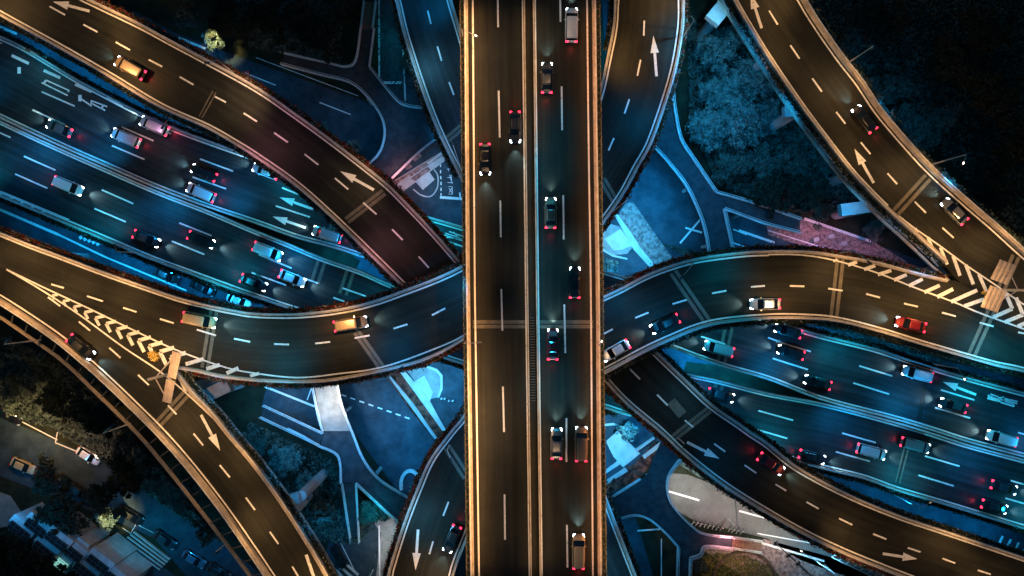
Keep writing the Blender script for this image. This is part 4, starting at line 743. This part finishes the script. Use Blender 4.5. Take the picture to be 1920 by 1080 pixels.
for c in [(315,517,.9,.42,'black','black parked car, left of the two under the highway hedge'),(383,540,.9,.42,'black','black parked car, right of the two under the highway hedge'),(450,564,.92,.38,'white','white parked car at the narrow end of the strip street'),
 (636,1042,.45,.9,'black','black parked car beside the pale zebra stripes at the bottom'),(22,780,.9,.43,'black','black parked car at the left edge by the parking bay'),(169,853,.85,.52,'white','white parked car at the end of the parking line'),(47,872,.9,.4,'gold','beige parked car under the tree at the left'),
 (93,893,.85,.5,'dark','dark parked car just right of the beige one'),(153,920,.85,.52,'black','black parked car with a pale outline under the dark trees'),(250,966,.85,.5,'black','black parked car above the painted bay corner'),(312,1010,.82,.55,'dark','dark parked car left of the silver blue one'),(366,1046,.85,.52,'blue','silver blue parked car below the steel frame'),(412,1070,.85,.52,'dark','dark parked car at the bottom, right of the silver blue one')]:
    car(c[0],c[1],.02,c[2],c[3],c[4],c[5],lit=False,grp='parked cars')
for t_ in CP.values():
    for ch_ in list(t_.children): bpy.data.objects.remove(ch_)
    bpy.data.objects.remove(t_)

# ------------------------------------------------------------------ lamp posts
GLOW = {'lamp on the left edge of the tall deck near the top','glowing lamp by the right highway hedge','slender lamp on the pink pavement at the bottom right','lamp on the right edge of the tall deck below the joint','lamp with a long arm, lower one outside the top right ramp'}
def lamp(x, y, z, hx, hy, label, h=10, lit=True, arm_z=.2, col='lamp'):
    q = P(x, y, z); t = P(hx, hy, z+h+.3); r = thing('street_lamp', (q[0],q[1],z-.3), label, 'street lamp', 'lamp posts of the interchange')
    b = MB(); b.tube([(q[0],q[1],z-.3),(q[0],q[1],z+h*.5),(q[0],q[1],z+h)], .13, 8, .08); b.build('pole', M['pole'], r)
    d = Vector((t[0]-q[0], t[1]-q[1], 0)); L = d.length; d.normalize(); m_ = Vector((q[0],q[1],z+h))
    b = MB(); b.tube([m_, m_+d*L*.5+Vector((0,0,.3)), Vector(t)], .06, 6); b.build('arm', M['pole'], r)
    b = MB(); a = math.atan2(d.y, d.x); b.box((t[0],t[1],z+h+.3), (.8,.3,.14), a); hd = b.build('lamp_head', M['lampoff'], r)
    b = MB(); b.box((t[0],t[1],z+h+.2), (.6,.24,.06), a); b.box((t[0],t[1],z+h+.385), (.3,.12,.03), a) if label in GLOW else None; b.build('lamp_glass', M[col if lit else 'headoff'], hd)
    return r
for a in [(868,67,ZT,892,67,'lamp on the left edge of the tall deck near the top',3,True),(872,642,ZT,898,642,'unlit lamp on the left edge of the tall deck below the joint',3,False),(1122,645,ZT,1128,640,'lamp on the right edge of the tall deck below the joint',3,True),
  (1281,68,ZC,1292,26,'lamp on the outer bend of the S shaped ramp at the top',8,False),(1590,118,ZS,1630,98,'lamp with a long arm, upper one outside the top right ramp',9,True),(1745,309,ZS,1806,306,'lamp with a long arm, lower one outside the top right ramp',10,True),
  (1572,474,ZS,1630,492,'lamp above the curved deck beside the first chevron stripe',6,False),(75,638,ZS,18,634,'lamp outside the steel frame near the left edge',9,True),(242,795,ZS,210,798,'lamp outside the steel frame, middle one',8,True),(424,1018,ZS,408,1035,'lamp outside the steel frame near the bottom',5,True),
  (438,136,ZD,388,118,'lamp on the upper edge of the top left ramp',7,False),(360,240,ZA,305,238,'lamp beside the white van on the upper left highway',9,False),(260,475,ZA,216,462,'lamp on the lower edge of the left highway',8,False),(75,104,ZA,52,94,'lamp in the hedge at the far left',5,True),
  (1676,927,0,1743,946,'bent lamp in the blue strip between highway and lower right ramp',9,True),(1748,682,ZA,1808,711,'glowing lamp by the right highway hedge',8,True),(1545,1058,0,1502,1033,'slender lamp on the pink pavement at the bottom right',5,True),(1363,970,0,1378,932,'thin lamp standing on the white lit street',7,False),
  (1128,905,ZB,1150,900,'lamp on the edge of the lower blue road beside the tall deck',6,True),(865,316,ZB,848,268,'short lamp on the blue road near the top of the pink island',3,True),(700,1068,0,706,1035,'dark lamp on the pale pavement at the bottom centre',7,True),(1150,396,ZC,1182,370,'lamp on the lower bend of the upper S shaped ramp',4,False),
  (1290,495,ZS,1278,520,'lamp leaning over the joint of the right curved deck',4,False),(735,700,ZS,752,690,'lamp on the lower edge of the left curved deck',5,False),(842,835,ZC,846,862,'lamp with a pink glow on the lower S shaped ramp',4,True),(1272,822,ZD,1282,836,'hooked lamp on the lower edge of the lower right ramp',4,True)]:
    lamp(*a)
# ------------------------------------------------------------------ overhead signs
def sign(label, base, z, panels, h=6.5):
    q = P(*base, z); r = thing('road_sign', (q[0],q[1],z), label, 'sign', 'overhead sign boards'); b = MB(); b.tube([(q[0],q[1],z),(q[0],q[1],z+h+2)], .22, 10); b.build('post', M['pole'], r)
    for (x1,y1,x2,y2,n) in panels:
        a = np.array(P(x1,y1,z+h)[:2]); c = np.array(P(x2,y2,z+h)[:2]); d = c-a; L = np.linalg.norm(d); d /= L; nn = np.array([-d[1], d[0]]); ro = MB(); rb = MB()
        for k in range(n):
            o_ = nn*(k-(n-1)/2)*.55; rb.seg(a+o_, c+o_, .38, z+h+.25*k, .12)
            ro.seg(a+o_+nn*.27, c+o_+nn*.27, .08, z+h+.25*k+.1, .12)
        p_ = rb.build('sign_panel', M['sign'], r); ro.build('panel_rib', M['pole'], p_)
    b = MB(); a = P(*panels[0][:2], z+h); c = P(*panels[-1][2:4], z+h); b.tube([(a[0],a[1],z+h-.25),(q[0],q[1],z+h-.2),(c[0],c[1],z+h-.25)], .1, 6); b.build('crossbeam', M['pole'], r)
sign('pale slatted sign boards over the fork on the right', (1862,544), ZS, [(1886,492,1868,528,4),(1868,540,1850,580,4)])
sign('pale slatted sign boards over the fork on the left', (324,700), ZS, [(333,660,323,708,3),(321,712,314,754,3)])
q = P(3,92,ZA); r = thing('road_sign', (q[0],q[1],ZA), 'small green sign with white frame at the left edge of the highway', 'sign'); b = MB(); b.box((q[0],q[1],ZA+4.5), (1.4,2.2,.12), .3); f_ = b.build('sign_panel', M['green'], r)
b = MB()
for k in range(4): b.box((q[0]-.1,q[1]-.6+k*.4,ZA+4.57), (.8-.12*k,.12,.03), .3)
b.build('lettering', M['paint'], f_); b = MB(); b.tube([(q[0],q[1]+1,ZA),(q[0],q[1]+1,ZA+4.45)], .12, 8); b.tube([(q[0]-.8,q[1]+1.3,ZA+4.3),(q[0]+1.8,q[1]+1.0,ZA+4.3)], .1, 6); b.build('post', M['pole'], r)
for x, y in ((1862,538),(325,704)): q = P(x, y, ZS+14); spot(q, ZS, 14, WARM, 5200, cone=140)  # unseen fill spots added above the sign boards to brighten their tops
# street things under the right fork and on the lower right pavement
for (x, y, m_, lb) in ((1525,450,'pale','white utility box on the purple lit pavement, leftmost'),(1553,444,'pale','small white utility box next to the round shrub'),(1577,457,'rail','tall pale cabinet on the purple lit pavement, rightmost')):
    q = P(x, y); r = thing('utility_box', (q[0],q[1],0), lb, 'utility box'); b = MB(); b.box((q[0],q[1],.75), (.9,.6,1.4), .4); b.build('cabinet', M[m_], r); b = MB(); b.box((q[0],q[1],1.5), (1.0,.7,.08), .4); b.build('lid', M['conc2'], r)
q = P(1498,1058); t = P(1453,1017,6.2); r = thing('traffic_light', (q[0],q[1],0), 'black traffic light mast reaching over the pale pavement at the bottom right', 'traffic light')
b = MB(); b.tube([(q[0],q[1],0),(q[0],q[1],6.4)], .14, 8); b.build('pole', M['lampoff'], r); b = MB(); b.tube([(q[0],q[1],6.2), t], .12, 6); b.build('arm', M['lampoff'], r)
for f_ in (.35,.6,.95): b = MB(); b.box((q[0]+(t[0]-q[0])*f_, q[1]+(t[1]-q[1])*f_, 5.9), (1.0,.35,.4), .7); b.build('signal_head', M['lampoff'], r)
a1 = P(1560,1045,5); a2 = P(1665,1095,5); r = thing('gantry', ((a1[0]+a2[0])/2,(a1[1]+a2[1])/2,0), 'white lattice gantry beside the lower right ramp at the bottom edge', 'gantry')
b = MB()
for dx in (0, 1.2): b.tube([(a1[0]+dx,a1[1]+dx*.8,5),(a2[0]+dx,a2[1]+dx*.8,5)], .1, 6)
for k in range(9): f_ = k/8; x_, y_ = a1[0]+(a2[0]-a1[0])*f_, a1[1]+(a2[1]-a1[1])*f_; b.tube([(x_,y_,5),(x_+1.2,y_+.96,5)], .07, 5)
b.build('lattice_beam', M['rail'], r); b = MB(); b.tube([(a1[0]+.6,a1[1]+.4,0),(a1[0]+.6,a1[1]+.4,5)], .18, 8); b.tube([(a2[0]+.6,a2[1]+.4,0),(a2[0]+.6,a2[1]+.4,5)], .18, 8); b.build('post', M['rail'], r)
# crash barrels
bp = None
for i, (x, y) in enumerate([(284,662),(290,661),(295,664),(285,668),(291,667),(297,670),(289,673),(294,674),(1843,549),(1848,556)]):
    q = P(x, y, ZS)
    if bp is None:
        bp = thing('crash_barrel', (q[0],q[1],ZS+.02), 'x', 'barrel'); b = MB(); b.tube([(0,0,0),(0,0,.45),(0,0,.9)], .27, 14, .22); b.build('drum', M['yellow'], bp, local=True); b = MB(); b.tube([(0,0,.9),(0,0,.96)], .12, 10); b.build('lid', M['lampoff'], bp, local=True); r = bp
    else: r = copy_tree(bp)
    r.location = (q[0],q[1],ZS+.025)
    tag(r, *(('yellow crash barrel in the cluster at the left fork','barrel','barrels at the left fork') if i < 8 else ('yellow crash barrel beside the sign boards at the right fork','barrel','barrels at the right fork')))
# bicycles beside the white lit street
bk = None
for i in range(12):
    x, y = 1298+i*7.5+(i > 7)*8, 979+i*1.6; q = P(x, y)
    if bk is None:
        bk = thing('bicycle', (q[0],q[1],0), 'x', 'bicycle')
        for sx in (-.5, .5):
            b = MB(); b.tube([(sx+.32*math.cos(t), 0, .34+.32*math.sin(t)) for t in np.linspace(0, 6.283, 15)], .035, 5); b.build('wheel', M['tyre'], bk, local=True)
        b = MB(); b.tube([(-.5,0,.34),(-.1,0,.3),(.35,0,.8),(-.2,0,.8),(-.1,0,.3)], .04, 5); b.tube([(-.5,0,.34),(-.2,0,.8)], .03, 5); b.tube([(.5,0,.34),(.35,0,.95)], .03, 5); b.build('frame', M['pole'], bk, local=True)
        b = MB(); b.tube([(.3,-.28,1.0),(.36,0,.97),(.3,.28,1.0)], .03, 5); b.build('handlebar', M['pole'], bk, local=True); b = MB(); b.box((-.22,0,.9), (.26,.14,.07)); b.build('saddle', M['tyre'], bk, local=True); r = bk
    else: r = copy_tree(bk)
    r.location = (q[0],q[1],.02); r.rotation_euler.z = math.radians(65+random.uniform(-14,14)); tag(r, 'parked bicycle in the row below the white lit street', 'bicycle', 'parked bicycles')
# bollards near the left island
bo = None
for x, y in [(828,747),(834,747),(842,751),(849,751)]:
    q = P(x, y)
    if bo is None: bo = thing('bollard', (0,0,0), 'x', 'bollard'); b = MB(); b.tube([(0,0,0),(0,0,.75)], .16, 10, .14); b.build('post', M['pole'], bo, local=True); b = MB(); b.tube([(0,0,.75),(0,0,.82)], .18, 10); b.build('cap', M['pale'], bo, local=True); r = bo
    else: r = copy_tree(bo)
    r.location = (q[0],q[1],.02); tag(r, 'short pale bollard in the row below the white paved corner', 'bollard', 'bollards left of the tall deck')

# ------------------------------------------------------------------ town houses
def house(x, y, label, L=4.9, Wd=2.9, H=7.5, a=-38, lit=False):
    H = H + (.5 if 'rear' in label else 0)
    q = P(x, y, H); a = math.radians(a); r = thing('town_house', (q[0],q[1],0), label, 'house', 'town houses in the bottom left', a)
    b = MB(); b.box((0,0,H/2), (L,Wd,H)); b.build('wall', M['wall'], r, local=True)
    b = MB(); b.add([(-L/2,-Wd/2-.1,H+.003),(L/2,-Wd/2-.1,H+.003),(L/2,Wd*.1,H+1.3),(-L/2,Wd*.1,H+1.3),(-L/2,Wd/2+.1,H+.9),(L/2,Wd/2+.1,H+.9),(-L/2,Wd/2+.1,H+.003),(L/2,Wd/2+.1,H+.003)], [(0,1,2,3),(3,2,5,4),(4,5,7,6),(0,3,4,6),(1,7,5,2)]); b.build('roof', M['wall'], r, local=True)
    b = MB(); b.box((.1,-Wd*.02,H+1.42), (L*.86,1.6,.12)); wn = b.build('roof_window', M['litwin' if lit else 'darkglass'], r, local=True)
    b = MB()
    for k in range(5): b.box((.1-L*.42+k*L*.21,-Wd*.02,H+1.5), (.08,1.6,.06))
    for dy in (-.66,0,.66): b.box((.1,-Wd*.02+dy,H+1.53), (L*.86,.07,.05))
    b.build('window_frame', M['rail_d' if not lit else 'wall'], wn, local=True)
    b = MB()
    for k in range(6): b.box((-L/2+.5+k*L/6.2,-Wd/2-.35,H*.62), (.18,.65,H*.7))
    b.build('wall_fin', M['wall'], r, local=True)
for a in [(44,990,'white town house at the upper left end of the row'),(75,985,'white town house behind the end one, nearest the pale yard'),(90,1027,'white town house second along the front of the row'),(113,1010,'white town house second along the rear of the row'),(142,1030,'low white town house between the second and third pairs'),
   (165,1066,'white town house third along the front of the row'),(190,1052,'white town house third along the rear of the row'),(222,1082,'white town house cut by the bottom edge of the picture')]:
    house(*a)
house(122,1053,'small white annex with a brightly lit roof window, front of the row',2.6,2.4,6.5,lit=True); house(155,1022,'small white annex with a brightly lit roof window, rear of the row',2.6,2.2,6.0,lit=True)
b = MB()
for k in range(5):
    b.seg(P(228+k*6, 1016+k*3-k*8), P(300+k*5, 1068+k*3-k*8), .25, .02+.0*k, .12+.1*k)
tag(b.build('garden_steps', M['pale']), 'flight of long parallel steps right of the town houses', 'steps')
